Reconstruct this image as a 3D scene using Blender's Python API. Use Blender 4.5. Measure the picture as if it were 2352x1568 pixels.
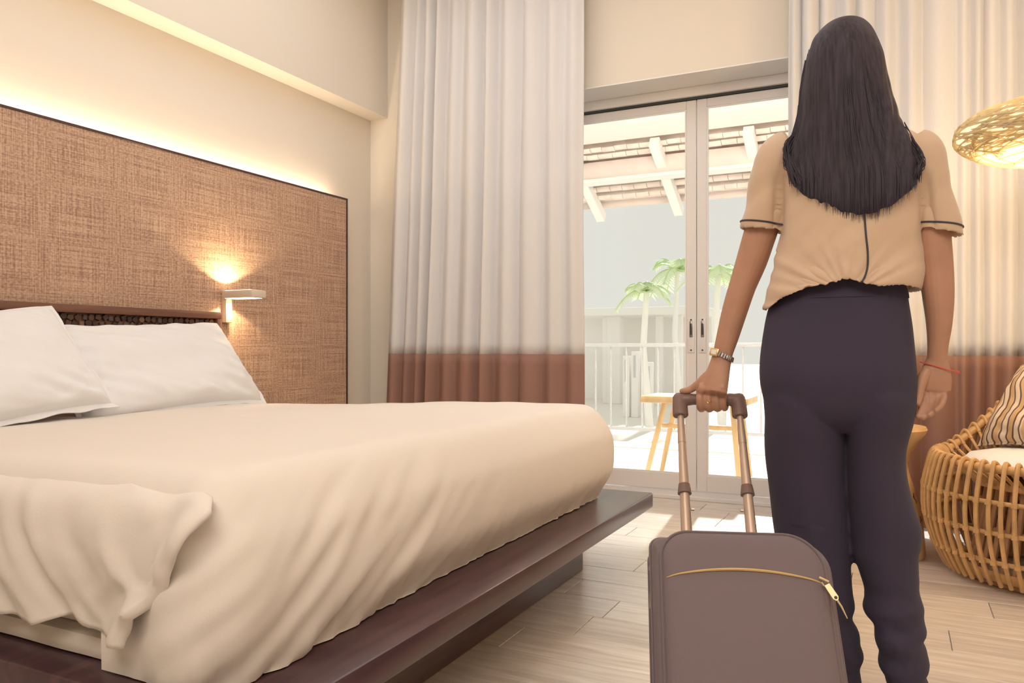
import bpy, bmesh, math, random
from mathutils import Vector, Matrix, noise
from mathutils.bvhtree import BVHTree
rnd = random.Random(7)
PI = math.pi
for o in list(bpy.data.objects): bpy.data.objects.remove(o)
SC = bpy.context.scene
COL = SC.collection

# ------------------------------------------------------------------ camera, world, lights, exposure
FPX = 1794.0
YAW = math.atan(880/1794)
CF = Vector((-math.sin(YAW), math.cos(YAW), 0)); CR = Vector((math.cos(YAW), math.sin(YAW), 0)); CO = Vector((0, 0, .88))
cd = bpy.data.cameras.new('camera'); cam = bpy.data.objects.new('camera', cd); COL.objects.link(cam)
cam.location = CO; cam.rotation_euler = (PI/2, 0, YAW)
cd.sensor_width = 36; cd.lens = FPX/2352*36; cd.shift_y = 16/2352; cd.clip_start = .05
SC.camera = cam
SC.view_settings.view_transform = 'Standard'; SC.view_settings.look = 'None'
SC.view_settings.exposure = 0.0; SC.view_settings.gamma = 1.0; SC.view_settings.use_curve_mapping = False
w = bpy.data.worlds.new('sky'); SC.world = w; w.use_nodes = True
bg = w.node_tree.nodes['Background']; bg.inputs[0].default_value = (.80, .775, .715, 1); bg.inputs[1].default_value = 1.06

def lamp(name, kind, loc, energy, color, rot=(0, 0, 0), **kw):
    l = bpy.data.lights.new(name, kind); l.energy = energy; l.color = color
    for k, v in kw.items(): setattr(l, k, v)
    o = bpy.data.objects.new(name, l); COL.objects.link(o); o.location = loc; o.rotation_euler = rot
    return o
# low sun through the glass doors, shining into the room
sd = Vector((.10, -1, -.52)).normalized()
lamp('sun_light', 'SUN', (0, 9, 6), 4.0, (1, .96, .90), sd.to_track_quat('-Z', 'Y').to_euler(), angle=.03)
# unseen area lights added under the ceiling to fill the room
lamp('bed_fill_light', 'AREA', (-1.6, 2.5, 3.22), 26, (.95, .98, 1), (0, 0, 0), shape='RECTANGLE', size=2.2, size_y=2.4)
lamp('back_fill_light', 'AREA', (.15, -.7, 3.0), 76, (1, .90, .79), (math.radians(48), 0, 0), shape='RECTANGLE', size=2.4, size_y=1.6)
lamp('right_fill_light', 'AREA', (1.2, 2.6, 3.2), 15, (1, .88, .78), (0, 0, 0), shape='RECTANGLE', size=1.4, size_y=1.8)

lamp('balcony_fill_light', 'AREA', (-1.0, 4.98, 2.70), 110, (1, .97, .93), (math.radians(-38), 0, 0), shape='RECTANGLE', size=2.8, size_y=.35)  # added area light hidden above the door head, boosts daylight into the room

# ------------------------------------------------------------------ helpers
def P(x, y, Y):                    # point on the plane Y seen at a photo pixel (measuring aid)
    t = (x-1176)/FPX; d = Y/(CF.y+CR.y*t)
    return Vector((d*(CF.x+CR.x*t), Y, .88+(800-y)/FPX*d))
def PX(x, y, X):
    t = (x-1176)/FPX; d = X/(CF.x+CR.x*t)
    return Vector((X, d*(CF.y+CR.y*t), .88+(800-y)/FPX*d))
def PZ(x, y, z):
    t = (x-1176)/FPX; d = FPX*(.88-z)/(y-800)
    return CO + CF*d + CR*(t*d) + Vector((0, 0, z-.88))
def PD(x, y, d):
    return CO + CF*d + CR*((x-1176)/FPX*d) + Vector((0, 0, (800-y)/FPX*d))
def sm(a, b, x):
    t = max(0, min(1, (x-a)/(b-a))); return t*t*(3-2*t)
def interp(tab, x):
    if x <= tab[0][0]: return tab[0][1]
    for (a, u), (b, v) in zip(tab, tab[1:]):
        if x <= b: return u+(v-u)*(x-a)/(b-a)
    return tab[-1][1]
def nz(x, y=0, z=0): return noise.noise(Vector((x, y, z)))

class MB:
    def __init__(s): s.v = []; s.f = []
    def add(s, vs, fs):
        n = len(s.v); s.v += [Vector(v) for v in vs]; s.f += [tuple(i+n for i in f) for f in fs]; return s
    def box(s, a, b, bev=0, seg=2, M=None):
        bm = bmesh.new(); bmesh.ops.create_cube(bm, size=1)
        a = Vector(a); b = Vector(b); c = (a+b)/2; d = b-a
        for v in bm.verts: v.co = Vector((c.x+v.co.x*d.x, c.y+v.co.y*d.y, c.z+v.co.z*d.z))
        if bev: bmesh.ops.bevel(bm, geom=list(bm.edges), offset=bev, segments=seg, profile=.5, affect='EDGES')
        if M: bm.transform(M)
        bm.verts.index_update()
        s.add([v.co.copy() for v in bm.verts], [[v.index for v in f.verts] for f in bm.faces]); bm.free(); return s
    def rings(s, rings, closed=True, c0=True, c1=True):
        n = len(rings[0]); vs = [p for r in rings for p in r]; fs = []
        m = n if closed else n-1
        for i in range(len(rings)-1):
            for j in range(m):
                k = (j+1) % n; fs.append((i*n+j, i*n+k, (i+1)*n+k, (i+1)*n+j))
        if closed and c0: fs.append(tuple(range(n))[::-1])
        if closed and c1: fs.append(tuple((len(rings)-1)*n+j for j in range(n)))
        return s.add(vs, fs)
    def tube(s, pts, rad, n=8, ref=None, flat=1.0, caps=True, loop=False):
        pts = [Vector(p) for p in pts]; m = len(pts); rs = []
        N = None
        for i, p in enumerate(pts):
            if loop: t = (pts[(i+1) % m]-pts[i-1])
            else: t = pts[min(i+1, m-1)]-pts[max(i-1, 0)]
            t = t.normalized() if t.length > 1e-9 else Vector((0, 0, 1))
            if ref is not None: N = (Vector(ref)-t*t.dot(Vector(ref))).normalized()
            elif N is None:
                N = t.orthogonal().normalized()
            else: N = (N-t*t.dot(N)).normalized()
            B = t.cross(N)
            r = rad[i] if isinstance(rad, (list, tuple)) else rad
            ra, rb = r if isinstance(r, (list, tuple)) else (r, r*flat)
            rs.append([p+N*(ra*math.cos(2*PI*j/n))+B*(rb*math.sin(2*PI*j/n)) for j in range(n)])
        if loop: return s.rings(rs+[rs[0]], c0=False, c1=False)
        return s.rings(rs, c0=caps, c1=caps)
    def lathe(s, prof, c=(0, 0, 0), n=32, caps=True):
        c = Vector(c)
        return s.rings([[c+Vector((r*math.cos(2*PI*j/n), r*math.sin(2*PI*j/n), z)) for j in range(n)] for r, z in prof], c0=caps, c1=caps)
    def mesh(s, name, smooth=True):
        me = bpy.data.meshes.new(name); me.from_pydata([tuple(v) for v in s.v], [], s.f); me.update()
        bm = bmesh.new(); bm.from_mesh(me); bmesh.ops.remove_doubles(bm, verts=bm.verts, dist=1e-5)
        bmesh.ops.recalc_face_normals(bm, faces=bm.faces); bm.to_mesh(me); bm.free()
        if smooth: fin(me)
        return me
def fin(me, ang=40):
    for p in me.polygons: p.use_smooth = True
    try: me.set_sharp_from_angle(angle=math.radians(ang))
    except Exception: pass
def link(name, me, mt=None, parent=None, loc=None):
    o = bpy.data.objects.new(name, me); COL.objects.link(o)
    if mt is not None and me is not None:
        if not me.materials: me.materials.append(mt)
    if parent is not None:
        o.parent = parent
        if loc is None: o.matrix_parent_inverse = parent.matrix_world.inverted() if False else Matrix.Translation(-base(parent)).to_4x4()
    if loc is not None: o.location = loc
    return o
def base(p):
    v = Vector(p.location); q = p.parent
    return v
def build(name, mb, mt, parent=None, smooth=True): return link(name, mb.mesh(name, smooth), mt, parent)
def tag(o, label=None, cat=None, group=None, kind=None):
    if label: o['label'] = label
    if cat: o['category'] = cat
    if group: o['group'] = group
    if kind: o['kind'] = kind
    return o
def thing(name, label, cat, loc=(0, 0, 0), group=None):
    o = bpy.data.objects.new(name, None); COL.objects.link(o); o.location = loc; o.empty_display_size = .1
    return tag(o, label, cat, group)
def struct(name, mb, mt, parent=None, smooth=False):
    o = build(name, mb, mt, parent, smooth)
    if parent is None: o['kind'] = 'structure'
    return o
def remesh(mb, vox, smooth=2, deform=None):
    me = mb.mesh('tmp', False); o = bpy.data.objects.new('tmp', me); COL.objects.link(o)
    m = o.modifiers.new('r', 'REMESH'); m.mode = 'VOXEL'; m.voxel_size = vox
    if smooth:
        m2 = o.modifiers.new('s', 'SMOOTH'); m2.iterations = smooth; m2.factor = .5
    dg = bpy.context.evaluated_depsgraph_get(); dg.update()
    out = bpy.data.meshes.new_from_object(o.evaluated_get(dg)); bpy.data.objects.remove(o)
    if deform:
        out.update()
        nrm = [v.normal.copy() for v in out.vertices]
        for v, n in zip(out.vertices, nrm): v.co = deform(v.co.copy(), n)
    out.update(); fin(out, 70)
    return out
def cr(pts, k=6):                  # catmull-rom through points (Vectors or tuples of equal length)
    pts = [Vector(p) for p in pts]; q = [pts[0]*2-pts[1]]+pts+[pts[-1]*2-pts[-2]]; out = []
    for i in range(1, len(q)-2):
        for j in range(k):
            t = j/k
            out.append(.5*((2*q[i])+(q[i+1]-q[i-1])*t+(2*q[i-1]-5*q[i]+4*q[i+1]-q[i+2])*t*t+(3*q[i]-q[i-1]-3*q[i+1]+q[i+2])*t**3))
    out.append(pts[-1]); return out

# ------------------------------------------------------------------ materials
def L(c):                          # 8-bit sRGB to linear
    return tuple(((x/255)/12.92 if x/255 <= .04045 else ((x/255+.055)/1.055)**2.4) for x in c)+(1,)
def mat(name, col, rough=.6, var=0, vscale=8, bump=0, bscale=60, metal=0, sheen=0, stretch=(1, 1, 1), emis=None, estr=0, transl=0, spec=.5, coat=0):
    m = bpy.data.materials.new(name); m.use_nodes = True; nt = m.node_tree; N = nt.nodes; K = nt.links
    b = N['Principled BSDF']; c = col if len(col) == 4 else tuple(col)+(1,)
    b.inputs['Base Color'].default_value = c; b.inputs['Roughness'].default_value = rough; b.inputs['Metallic'].default_value = metal
    b.inputs['Specular IOR Level'].default_value = spec; b.inputs['Coat Weight'].default_value = coat
    if sheen: b.inputs['Sheen Weight'].default_value = sheen
    tc = N.new('ShaderNodeTexCoord'); mp = N.new('ShaderNodeMapping'); mp.inputs['Scale'].default_value = stretch
    K.new(tc.outputs['Object'], mp.inputs[0])
    if var:
        n = N.new('ShaderNodeTexNoise'); n.inputs['Scale'].default_value = vscale; n.inputs['Detail'].default_value = 5
        K.new(mp.outputs[0], n.inputs[0])
        r = N.new('ShaderNodeValToRGB'); r.color_ramp.elements[0].position = .3; r.color_ramp.elements[1].position = .7
        r.color_ramp.elements[0].color = tuple(x*(1-var) for x in c[:3])+(1,); r.color_ramp.elements[1].color = tuple(min(1, x*(1+var)) for x in c[:3])+(1,)
        K.new(n.outputs[0], r.inputs[0]); K.new(r.outputs[0], b.inputs['Base Color'])
    if bump:
        n = N.new('ShaderNodeTexNoise'); n.inputs['Scale'].default_value = bscale; n.inputs['Detail'].default_value = 4
        K.new(mp.outputs[0], n.inputs[0]); bp = N.new('ShaderNodeBump'); bp.inputs['Strength'].default_value = bump; bp.inputs['Distance'].default_value = .01
        K.new(n.outputs[0], bp.inputs['Height']); K.new(bp.outputs[0], b.inputs['Normal'])
    if emis: b.inputs['Emission Color'].default_value = tuple(emis)+(1,); b.inputs['Emission Strength'].default_value = estr
    if transl:
        t = N.new('ShaderNodeBsdfTranslucent'); t.inputs[0].default_value = c; mx = N.new('ShaderNodeMixShader'); mx.inputs[0].default_value = transl
        K.new(b.outputs[0], mx.inputs[1]); K.new(t.outputs[0], mx.inputs[2]); K.new(mx.outputs[0], N['Material Output'].inputs[0])
    return m
M = {}
M['wall'] = mat('wall_paint', (.81, .745, .655), .85, bump=.05, bscale=40)
M['ceil'] = mat('ceiling_paint', (.85, .78, .68), .85)
M['trim'] = mat('white_trim_paint', (.90, .88, .86), .5)
M['alu'] = mat('white_aluminium', (.84, .81, .80), .4)
M['sheet'] = mat('white_cotton', (.80, .72, .63), .8, bump=.04, bscale=300, sheen=.15)
M['duvet'] = mat('duvet_cotton', (.80, .735, .67), .8, bump=.04, bscale=250, sheen=.15)
M['pillow'] = mat('pillow_cotton', (.81, .81, .83), .8, bump=.04, bscale=250, sheen=.1)
M['curtain'] = mat('curtain_white', (.88, .87, .88), 0.8, transl=.18, bump=.04, bscale=200)
M['curtain_brown'] = mat('curtain_brown', (.38, .215, .17), .8, transl=.12, bump=.06, bscale=200)
M['dark_gap'] = mat('dark_gap', (.05, .055, .05), .6)
M['steel'] = mat('brushed_steel', (.42, .40, .40), .35, metal=1)
M['hair'] = mat('hair_dark_brown', (.046, .035, .049), .6, var=.35, vscale=30, stretch=(6, 6, .35), spec=.22)
M['skin'] = mat('skin', (.47, .25, .165), .5, var=.06, vscale=20)
M['shirt'] = mat('cream_blouse', (.62, .445, .31), .7, bump=.05, bscale=300, sheen=.3)
M['piping'] = mat('dark_piping', (.05, .045, .06), .6)
M['pants'] = mat('navy_trousers', (.053, .043, .074), .85, sheen=.05, spec=.25, bump=.05, bscale=300)
M['shoe'] = mat('shoe_black', (.03, .03, .03), .4)
M['case'] = mat('suitcase_fabric', (.185, .14, .15), .75, bump=.15, bscale=900, sheen=.1)
M['plastic'] = mat('handle_plastic', (.20, .12, .10), .45)
M['pole'] = mat('pole_bronze', (.60, .46, .37), .4, metal=.5)
M['zip'] = mat('zip_lit_yellow', (.62, .42, .16), .5)
M['brass'] = mat('pale_brass', (.85, .70, .42), .3, metal=.8)
M['gold'] = mat('gold', (.9, .66, .32), .25, metal=.9)
M['dial'] = mat('watch_dial', (.85, .80, .70), .4)
M['red'] = mat('red_thread', (.70, .12, .08), .6)
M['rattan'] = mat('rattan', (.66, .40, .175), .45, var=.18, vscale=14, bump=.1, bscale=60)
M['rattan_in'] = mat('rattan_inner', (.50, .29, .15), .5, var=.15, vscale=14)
M['lightwood'] = mat('light_wood', (.72, .48, .24), .45, var=.12, vscale=6, stretch=(3, 3, .5))
M['crack'] = mat('dark_inlay', (.12, .06, .03), .6)
M['plate'] = mat('sconce_metal', (.72, .62, .50), .4)
M['white'] = mat('white_plaster', (.92, .90, .87), .8)
M['tile'] = mat('clay_tile', (.88, .76, .69), .8, var=.12, vscale=9)
M['beam'] = mat('beam_wood', (.82, .72, .67), .7, var=.06, vscale=5)
M['rail'] = mat('rail_grey', (.62, .62, .64), .5)
M['leaf'] = mat('palm_leaf', (.80, .90, .66), .5, transl=.5)  # leaf green bleached to paint in the outdoor glare
M['trunk'] = mat('palm_trunk', (.94, .92, .88), .8)  # near-white, outdoor glare put into the trunk colour
M['mdf'] = mat('balcony_tile', (.86, .82, .76), .6)
M['glow'] = mat('lamp_glow', (1, .9, .7), .5, emis=(1, .80, .50), estr=6)

def wood_mat(name, c1, c2, rough, axis=(1, 12, 12), coat=0, scale=6, perobj=False, bumpd=.05):
    m = bpy.data.materials.new(name); m.use_nodes = True; nt = m.node_tree; N = nt.nodes; K = nt.links; b = N['Principled BSDF']
    tc = N.new('ShaderNodeTexCoord'); mp = N.new('ShaderNodeMapping'); mp.inputs['Scale'].default_value = axis
    K.new(tc.outputs['Object'], mp.inputs[0])
    n = N.new('ShaderNodeTexNoise'); n.inputs['Scale'].default_value = scale; n.inputs['Detail'].default_value = 8; n.inputs['Distortion'].default_value = .6
    r = N.new('ShaderNodeValToRGB'); r.color_ramp.elements[0].position = .32; r.color_ramp.elements[1].position = .68
    r.color_ramp.elements[0].color = c1+(1,); r.color_ramp.elements[1].color = c2+(1,)
    if perobj:
        oi = N.new('ShaderNodeObjectInfo'); ad = N.new('ShaderNodeVectorMath'); ad.operation = 'ADD'
        sc = N.new('ShaderNodeMath'); sc.operation = 'MULTIPLY'; sc.inputs[1].default_value = 40
        K.new(oi.outputs['Random'], sc.inputs[0]); K.new(mp.outputs[0], ad.inputs[0]); K.new(sc.outputs[0], ad.inputs[1]); K.new(ad.outputs[0], n.inputs[0])
        hs = N.new('ShaderNodeHueSaturation'); mr = N.new('ShaderNodeMapRange'); mr.inputs[3].default_value = .90; mr.inputs[4].default_value = 1.08
        K.new(oi.outputs['Random'], mr.inputs[0]); K.new(mr.outputs[0], hs.inputs['Value']); K.new(r.outputs[0], hs.inputs['Color']); K.new(hs.outputs[0], b.inputs['Base Color'])
    else:
        K.new(mp.outputs[0], n.inputs[0]); K.new(r.outputs[0], b.inputs['Base Color'])
    K.new(n.outputs[0], r.inputs[0])
    bp = N.new('ShaderNodeBump'); bp.inputs['Strength'].default_value = bumpd; bp.inputs['Distance'].default_value = .004
    K.new(n.outputs[0], bp.inputs['Height']); K.new(bp.outputs[0], b.inputs['Normal'])
    b.inputs['Roughness'].default_value = rough; b.inputs['Coat Weight'].default_value = coat; b.inputs['Coat Roughness'].default_value = .2
    return m
M['plank'] = wood_mat('oak_plank', (.63, .55, .475), (.84, .76, .68), .30, (1.2, 14, 14), scale=3.2, perobj=True, bumpd=.12, coat=1.0)
M['darkwood'] = wood_mat('dark_stained_wood', (.055, .026, .034), (.100, .046, .050), .32, (10, .8, 10), coat=.25, scale=3)
M['frame'] = wood_mat('headboard_wood', (.16, .07, .045), (.26, .12, .075), .4, (10, .8, 10), scale=3)
def slice_mat(i, c): 
    return wood_mat('wood_slice_%s' % i, tuple(x*.7 for x in c), c, .45, (20, 20, 20), scale=4)
SL = [slice_mat(n, c) for n, c in (('brown', (.13, .065, .045)), ('umber', (.075, .04, .035)), ('tan', (.30, .17, .10)), ('grey', (.16, .11, .10)))]

def weave_mat():
    m = bpy.data.materials.new('woven_panel'); m.use_nodes = True; nt = m.node_tree; N = nt.nodes; K = nt.links; b = N['Principled BSDF']
    tc = N.new('ShaderNodeTexCoord'); fac = []
    for sc in ((1, 3.0, 240), (1, 200, 4.5), (1, 90, 130)):
        mp = N.new('ShaderNodeMapping'); mp.inputs['Scale'].default_value = (0, sc[1], sc[2]); K.new(tc.outputs['Object'], mp.inputs[0])
        n = N.new('ShaderNodeTexNoise'); n.inputs['Scale'].default_value = 1; n.inputs['Detail'].default_value = 2; K.new(mp.outputs[0], n.inputs[0]); fac.append(n.outputs[0])
    def mth(op, a, c):
        x = N.new('ShaderNodeMath'); x.operation = op
        for i, q in enumerate((a, c)):
            if isinstance(q, float): x.inputs[i].default_value = q
            else: K.new(q, x.inputs[i])
        return x.outputs[0]
    s = mth('MULTIPLY', mth('ADD', mth('ADD', fac[0], fac[1]), fac[2]), 1/3)
    r = N.new('ShaderNodeValToRGB'); e = r.color_ramp.elements; e[0].position = .41; e[1].position = .58
    e[0].color = (.34, .19, .13, 1); e[1].color = (.66, .46, .33, 1); K.new(s, r.inputs[0]); K.new(r.outputs[0], b.inputs['Base Color'])
    bp = N.new('ShaderNodeBump'); bp.inputs['Strength'].default_value = .35; bp.inputs['Distance'].default_value = .004
    K.new(s, bp.inputs['Height']); K.new(bp.outputs[0], b.inputs['Normal']); b.inputs['Roughness'].default_value = .7
    return m
M['weave'] = weave_mat()
def stripe_mat():
    m = bpy.data.materials.new('striped_fabric'); m.use_nodes = True; nt = m.node_tree; N = nt.nodes; K = nt.links; b = N['Principled BSDF']
    tc = N.new('ShaderNodeTexCoord'); mp = N.new('ShaderNodeMapping'); K.new(tc.outputs['UV'], mp.inputs[0])
    wv = N.new('ShaderNodeTexWave'); wv.inputs['Scale'].default_value = 4.2; wv.inputs['Distortion'].default_value = .4; K.new(mp.outputs[0], wv.inputs[0])
    w2 = N.new('ShaderNodeTexWave'); w2.inputs['Scale'].default_value = 1.9; w2.inputs['Distortion'].default_value = .4; K.new(mp.outputs[0], w2.inputs[0])
    r = N.new('ShaderNodeValToRGB'); e = r.color_ramp.elements; e[0].position = 0; e[0].color = (.13, .075, .06, 1); e[1].position = .22; e[1].color = (.70, .58, .46, 1)
    a = e.new(.14); a.color = (.2, .12, .09, 1); K.new(wv.outputs[0], r.inputs[0])
    r2 = N.new('ShaderNodeValToRGB'); e = r2.color_ramp.elements; e[0].position = .2; e[0].color = (.78, .62, .42, 1); e[1].position = .5; e[1].color = (1, 1, 1, 1); K.new(w2.outputs[0], r2.inputs[0])
    mx = N.new('ShaderNodeMix'); mx.data_type = 'RGBA'; mx.blend_type = 'MULTIPLY'; mx.inputs[0].default_value = 1
    K.new(r.outputs[0], mx.inputs[6]); K.new(r2.outputs[0], mx.inputs[7]); K.new(mx.outputs[2], b.inputs['Base Color']); b.inputs['Roughness'].default_value = .85
    return m
M['stripe'] = stripe_mat()
def glass_mat():
    m = bpy.data.materials.new('door_glass'); m.use_nodes = True; nt = m.node_tree; N = nt.nodes; K = nt.links
    N.remove(N['Principled BSDF']); t = N.new('ShaderNodeBsdfTransparent'); t.inputs[0].default_value = (.97, .98, .97, 1)
    g = N.new('ShaderNodeBsdfGlossy'); g.inputs['Roughness'].default_value = .02; fr = N.new('ShaderNodeFresnel'); fr.inputs[0].default_value = 1.45
    mx = N.new('ShaderNodeMixShader'); K.new(fr.outputs[0], mx.inputs[0]); K.new(t.outputs[0], mx.inputs[1]); K.new(g.outputs[0], mx.inputs[2]); K.new(mx.outputs[0], N['Material Output'].inputs[0])
    return m
M['glass'] = glass_mat()

# ------------------------------------------------------------------ room shell
XL, XR, YB, YF, ZC = -3.17, 2.6, -2.2, 4.30, 3.32
YD = 4.56                          # plane of the glass doors, in a deep reveal
DX0, DX1, DZ = -2.30, .34, 2.40
struct('wall_left', MB().box((XL-.15, YB-.15, 0), (XL, YD+.15, ZC)), M['wall'])
struct('wall_right', MB().box((XR, YB-.15, 0), (XR+.15, YD+.15, ZC)), M['wall'])
struct('wall_back', MB().box((XL, YB-.15, 0), (XR, YB, ZC)), M['wall'])
wf = MB().box((XL, YF, 0), (DX0, YD+.15, ZC)).box((DX1, YF, 0), (XR, YD+.15, ZC)).box((DX0, YF, DZ), (DX1, YD+.15, ZC))
struct('wall_front', wf, M['wall'])
struct('ceiling', MB().box((XL-.15, YB-.15, ZC), (XR+.15, YD+.15, ZC+.12)), M['ceil'])
struct('trim_1', MB().box((XL, YB, 2.41), (-3.03, YF, ZC)), M['wall'])                      # boxed soffit over the bed wall
struct('trim_2', MB().box((DX0, YF-.012, DZ-.006), (DX1, YD+.02, DZ)).box((DX0, YF-.012, 0), (DX0+.006, YD, DZ)).box((DX1-.006, YF-.012, 0), (DX1, YD, DZ)), M['trim'])
struct('baseboard_front', MB().box((DX1, YF-.015, 0), (XR, YF, .10), .004).box((XL, YF-.015, 0), (DX0, YF, .10), .004), M['frame'])
struct('baseboard_left', MB().box((XL, YB, 0), (XL+.015, YF-.02, .10), .004), M['trim'])
struct('baseboard_right', MB().box((XR-.015, YB, 0), (XR, YF-.02, .10), .004), M['trim'])
fl = struct('floor', MB().box((XL, YB, -.12), (XR, YD+.10, -.012)), M['mdf'])
PW, PLN = .185, 1.22
pmesh = MB().box((0, 0, -.012), (PLN-.0025, PW-.002, 0), .0012, 1).mesh('plank', False)
r = 0; y = YB
while y < YD+.02:
    x = XL-rnd.random()*PLN*.9
    while x < XR:
        x0 = max(x, XL); x1 = min(x+PLN, XR)
        if x1-x0 > .05:
            if x0 == x and x1 == x+PLN: me = pmesh
            else: me = MB().box((0, 0, -.012), (x1-x0-.0025, PW-.002, 0), .0012, 1).mesh('plank', False)
            link('plank', me, M['plank'], fl, (x0, y, 0))
        x += PLN
    y += PW

# ------------------------------------------------------------------ sliding glass doors
def door(name, x0, x1, yc, hx):
    d = MB().box((x0, yc-.02, .05), (x0+.058, yc+.02, DZ-.075), .004).box((x1-.058, yc-.02, .05), (x1, yc+.02, DZ-.075), .004)
    d.box((x0+.058, yc-.02, DZ-.125), (x1-.058, yc+.02, DZ-.075), .004).box((x0+.058, yc-.02, .05), (x1-.058, yc+.02, .145), .004)
    o = struct(name, d, M['alu'])
    g = build('glass_pane', MB().box((x0+.06, yc-.004, .14), (x1-.06, yc+.004, DZ-.12)), M['glass'], o, False)
    b = MB()
    for a, c, e, f in ((x0+.058, x0+.066, .145, DZ-.125), (x1-.066, x1-.058, .145, DZ-.125)): b.box((a, yc-.017, e), (c, yc-.008, f))
    b.box((x0+.066, yc-.017, .145), (x1-.066, yc-.008, .153)).box((x0+.066, yc-.017, DZ-.133), (x1-.066, yc-.008, DZ-.125))
    build('glazing_bead', b, M['trim'], o, False)
    hz = .955
    pl = build('handle_plate', MB().box((hx-.019, yc-.026, hz-.10), (hx+.019, yc-.019, hz+.10), .002), M['alu'], o)
    tag(pl, 'white plate of the recessed pull')
    build('recessed_pull', MB().box((hx-.009, yc-.029, hz-.010), (hx+.009, yc-.0255, hz+.085), .003), M['steel'], pl)
    build('pull_cup', MB().box((hx-.0055, yc-.0305, hz+.004), (hx+.0055, yc-.0285, hz+.070), .002), M['dark_gap'], pl)
    for q in (.092, -.085): build('screw', MB().tube([(hx, yc-.0285, hz+q), (hx, yc-.025, hz+q)], .005, 8), M['dark_gap'], pl)
    return o
XM = -1.036
door('door_1', DX0+.02, XM-.002, YD+.005, XM-.030)
door('door_2', XM+.002, DX1-.02, YD+.005, XM+.036)
tr = MB().box((DX0, YD-.045, 0), (DX1, YD+.06, .022), .003).box((DX0, YD-.022, .022), (DX1, YD-.014, .046)).box((DX0, YD+.034, .022), (DX1, YD+.042, .046))
struct('trim_3', tr, M['alu'])                                                               # bottom track
th = MB().box((DX0, YD-.045, DZ-.060), (DX1, YD+.06, DZ-.006), .003)
struct('trim_4', th, M['alu'])                                                               # head track
struct('trim_5', MB().box((DX0+.02, YD-.024, DZ-.073), (DX1-.02, YD+.03, DZ-.060)), M['dark_gap'])   # dark strip painting the shade of the gap over the doors

# ------------------------------------------------------------------ wall panel
XP = -3.09
pt = P(797, 457, 3.95)
panel = thing('wall_panel', 'tall brown woven fabric panel with thin dark edge behind the bed', 'wall panel', (XP, 2.0, 0))
PZT, PY1, PY0 = 1.820, 3.95, .25
build('fabric_face', MB().box((XP-.035, PY0, .02), (XP, PY1-.012, PZT-.010)), M['weave'], panel, False)
build('edge_strip', MB().box((XP-.036, PY1-.012, .02), (XP+.005, PY1, PZT), .001, 1).box((XP-.036, PY0, PZT-.010), (XP+.005, PY1-.012, PZT), .001, 1), M['darkwood'], panel, False)
build('batten', MB().box((XL, PY0+.05, .02), (XP-.036, PY0+.15, PZT-.08)).box((XL, PY1-.3, .02), (XP-.036, PY1-.2, PZT-.08)), M['frame'], panel, False)
# led strip behind the top of the panel
led = build('led_strip', MB().box((XP-.070, PY0+.05, PZT-.060), (XP-.045, PY1-.10, PZT-.050)), mat('led', (1, .9, .7), .5, emis=(1, .84, .62), estr=40), panel, False)
tag(led, 'glowing strip behind the top edge')

# ------------------------------------------------------------------ bed frame
bed = thing('bed_frame', 'low dark-stained wooden platform bed frame with wide overhanging ledge', 'bed frame', (-2.0, 2.0, 0))
build('platform', MB().box((-3.06, .885, .240), (-.875, 3.075, .300), .006), M['darkwood'], bed)
build('plinth', MB().box((-3.0, 1.10, 0), (-1.115, 2.915, .240), .003), M['darkwood'], bed)
HX, HY0, HY1, HZ = -3.0, 1.0, 2.845, 1.060
hb = build('headboard', MB().box((HX-.055, HY0, .30), (HX-.030, HY1, HZ-.006)), M['frame'], bed, False)
build('frame_rail', MB().box((HX-.058, HY0, HZ-.034), (HX, HY1, HZ), .003), M['frame'], hb)
for yy in (HY0, HY1-.026): build('frame_stile', MB().box((HX-.058, yy, .30), (HX, yy+.026, HZ-.034), .003), M['frame'], hb)
cnt = 0
for i in range(40):
    for j in range(8):
        yy = HY1-.044-i*.0305+(j % 2)*.015+rnd.uniform(-.003, .003); zz = HZ-.050-j*.0265+rnd.uniform(-.003, .003)
        if yy > HY1-.036 or cnt >= 298: continue
        n = rnd.choice((4, 4, 5, 6, 8)); r0 = rnd.uniform(.0145, .0165); th0 = rnd.random()*6; dp = rnd.uniform(.010, .016)
        sx = rnd.uniform(.85, 1.05)
        ring = lambda x, s: [Vector((HX-.030+x, yy+s*r0*sx*math.cos(th0+2*PI*k/n), zz+s*r0*math.sin(th0+2*PI*k/n))) for k in range(n)]
        mb = MB().rings([ring(0, 1), ring(dp-.002, 1), ring(dp, .85)], c0=False)
        link('wood_slice', mb.mesh('wood_slice', False), rnd.choices(SL, (5, 4, 2, 3))[0], hb); cnt += 1

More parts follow.
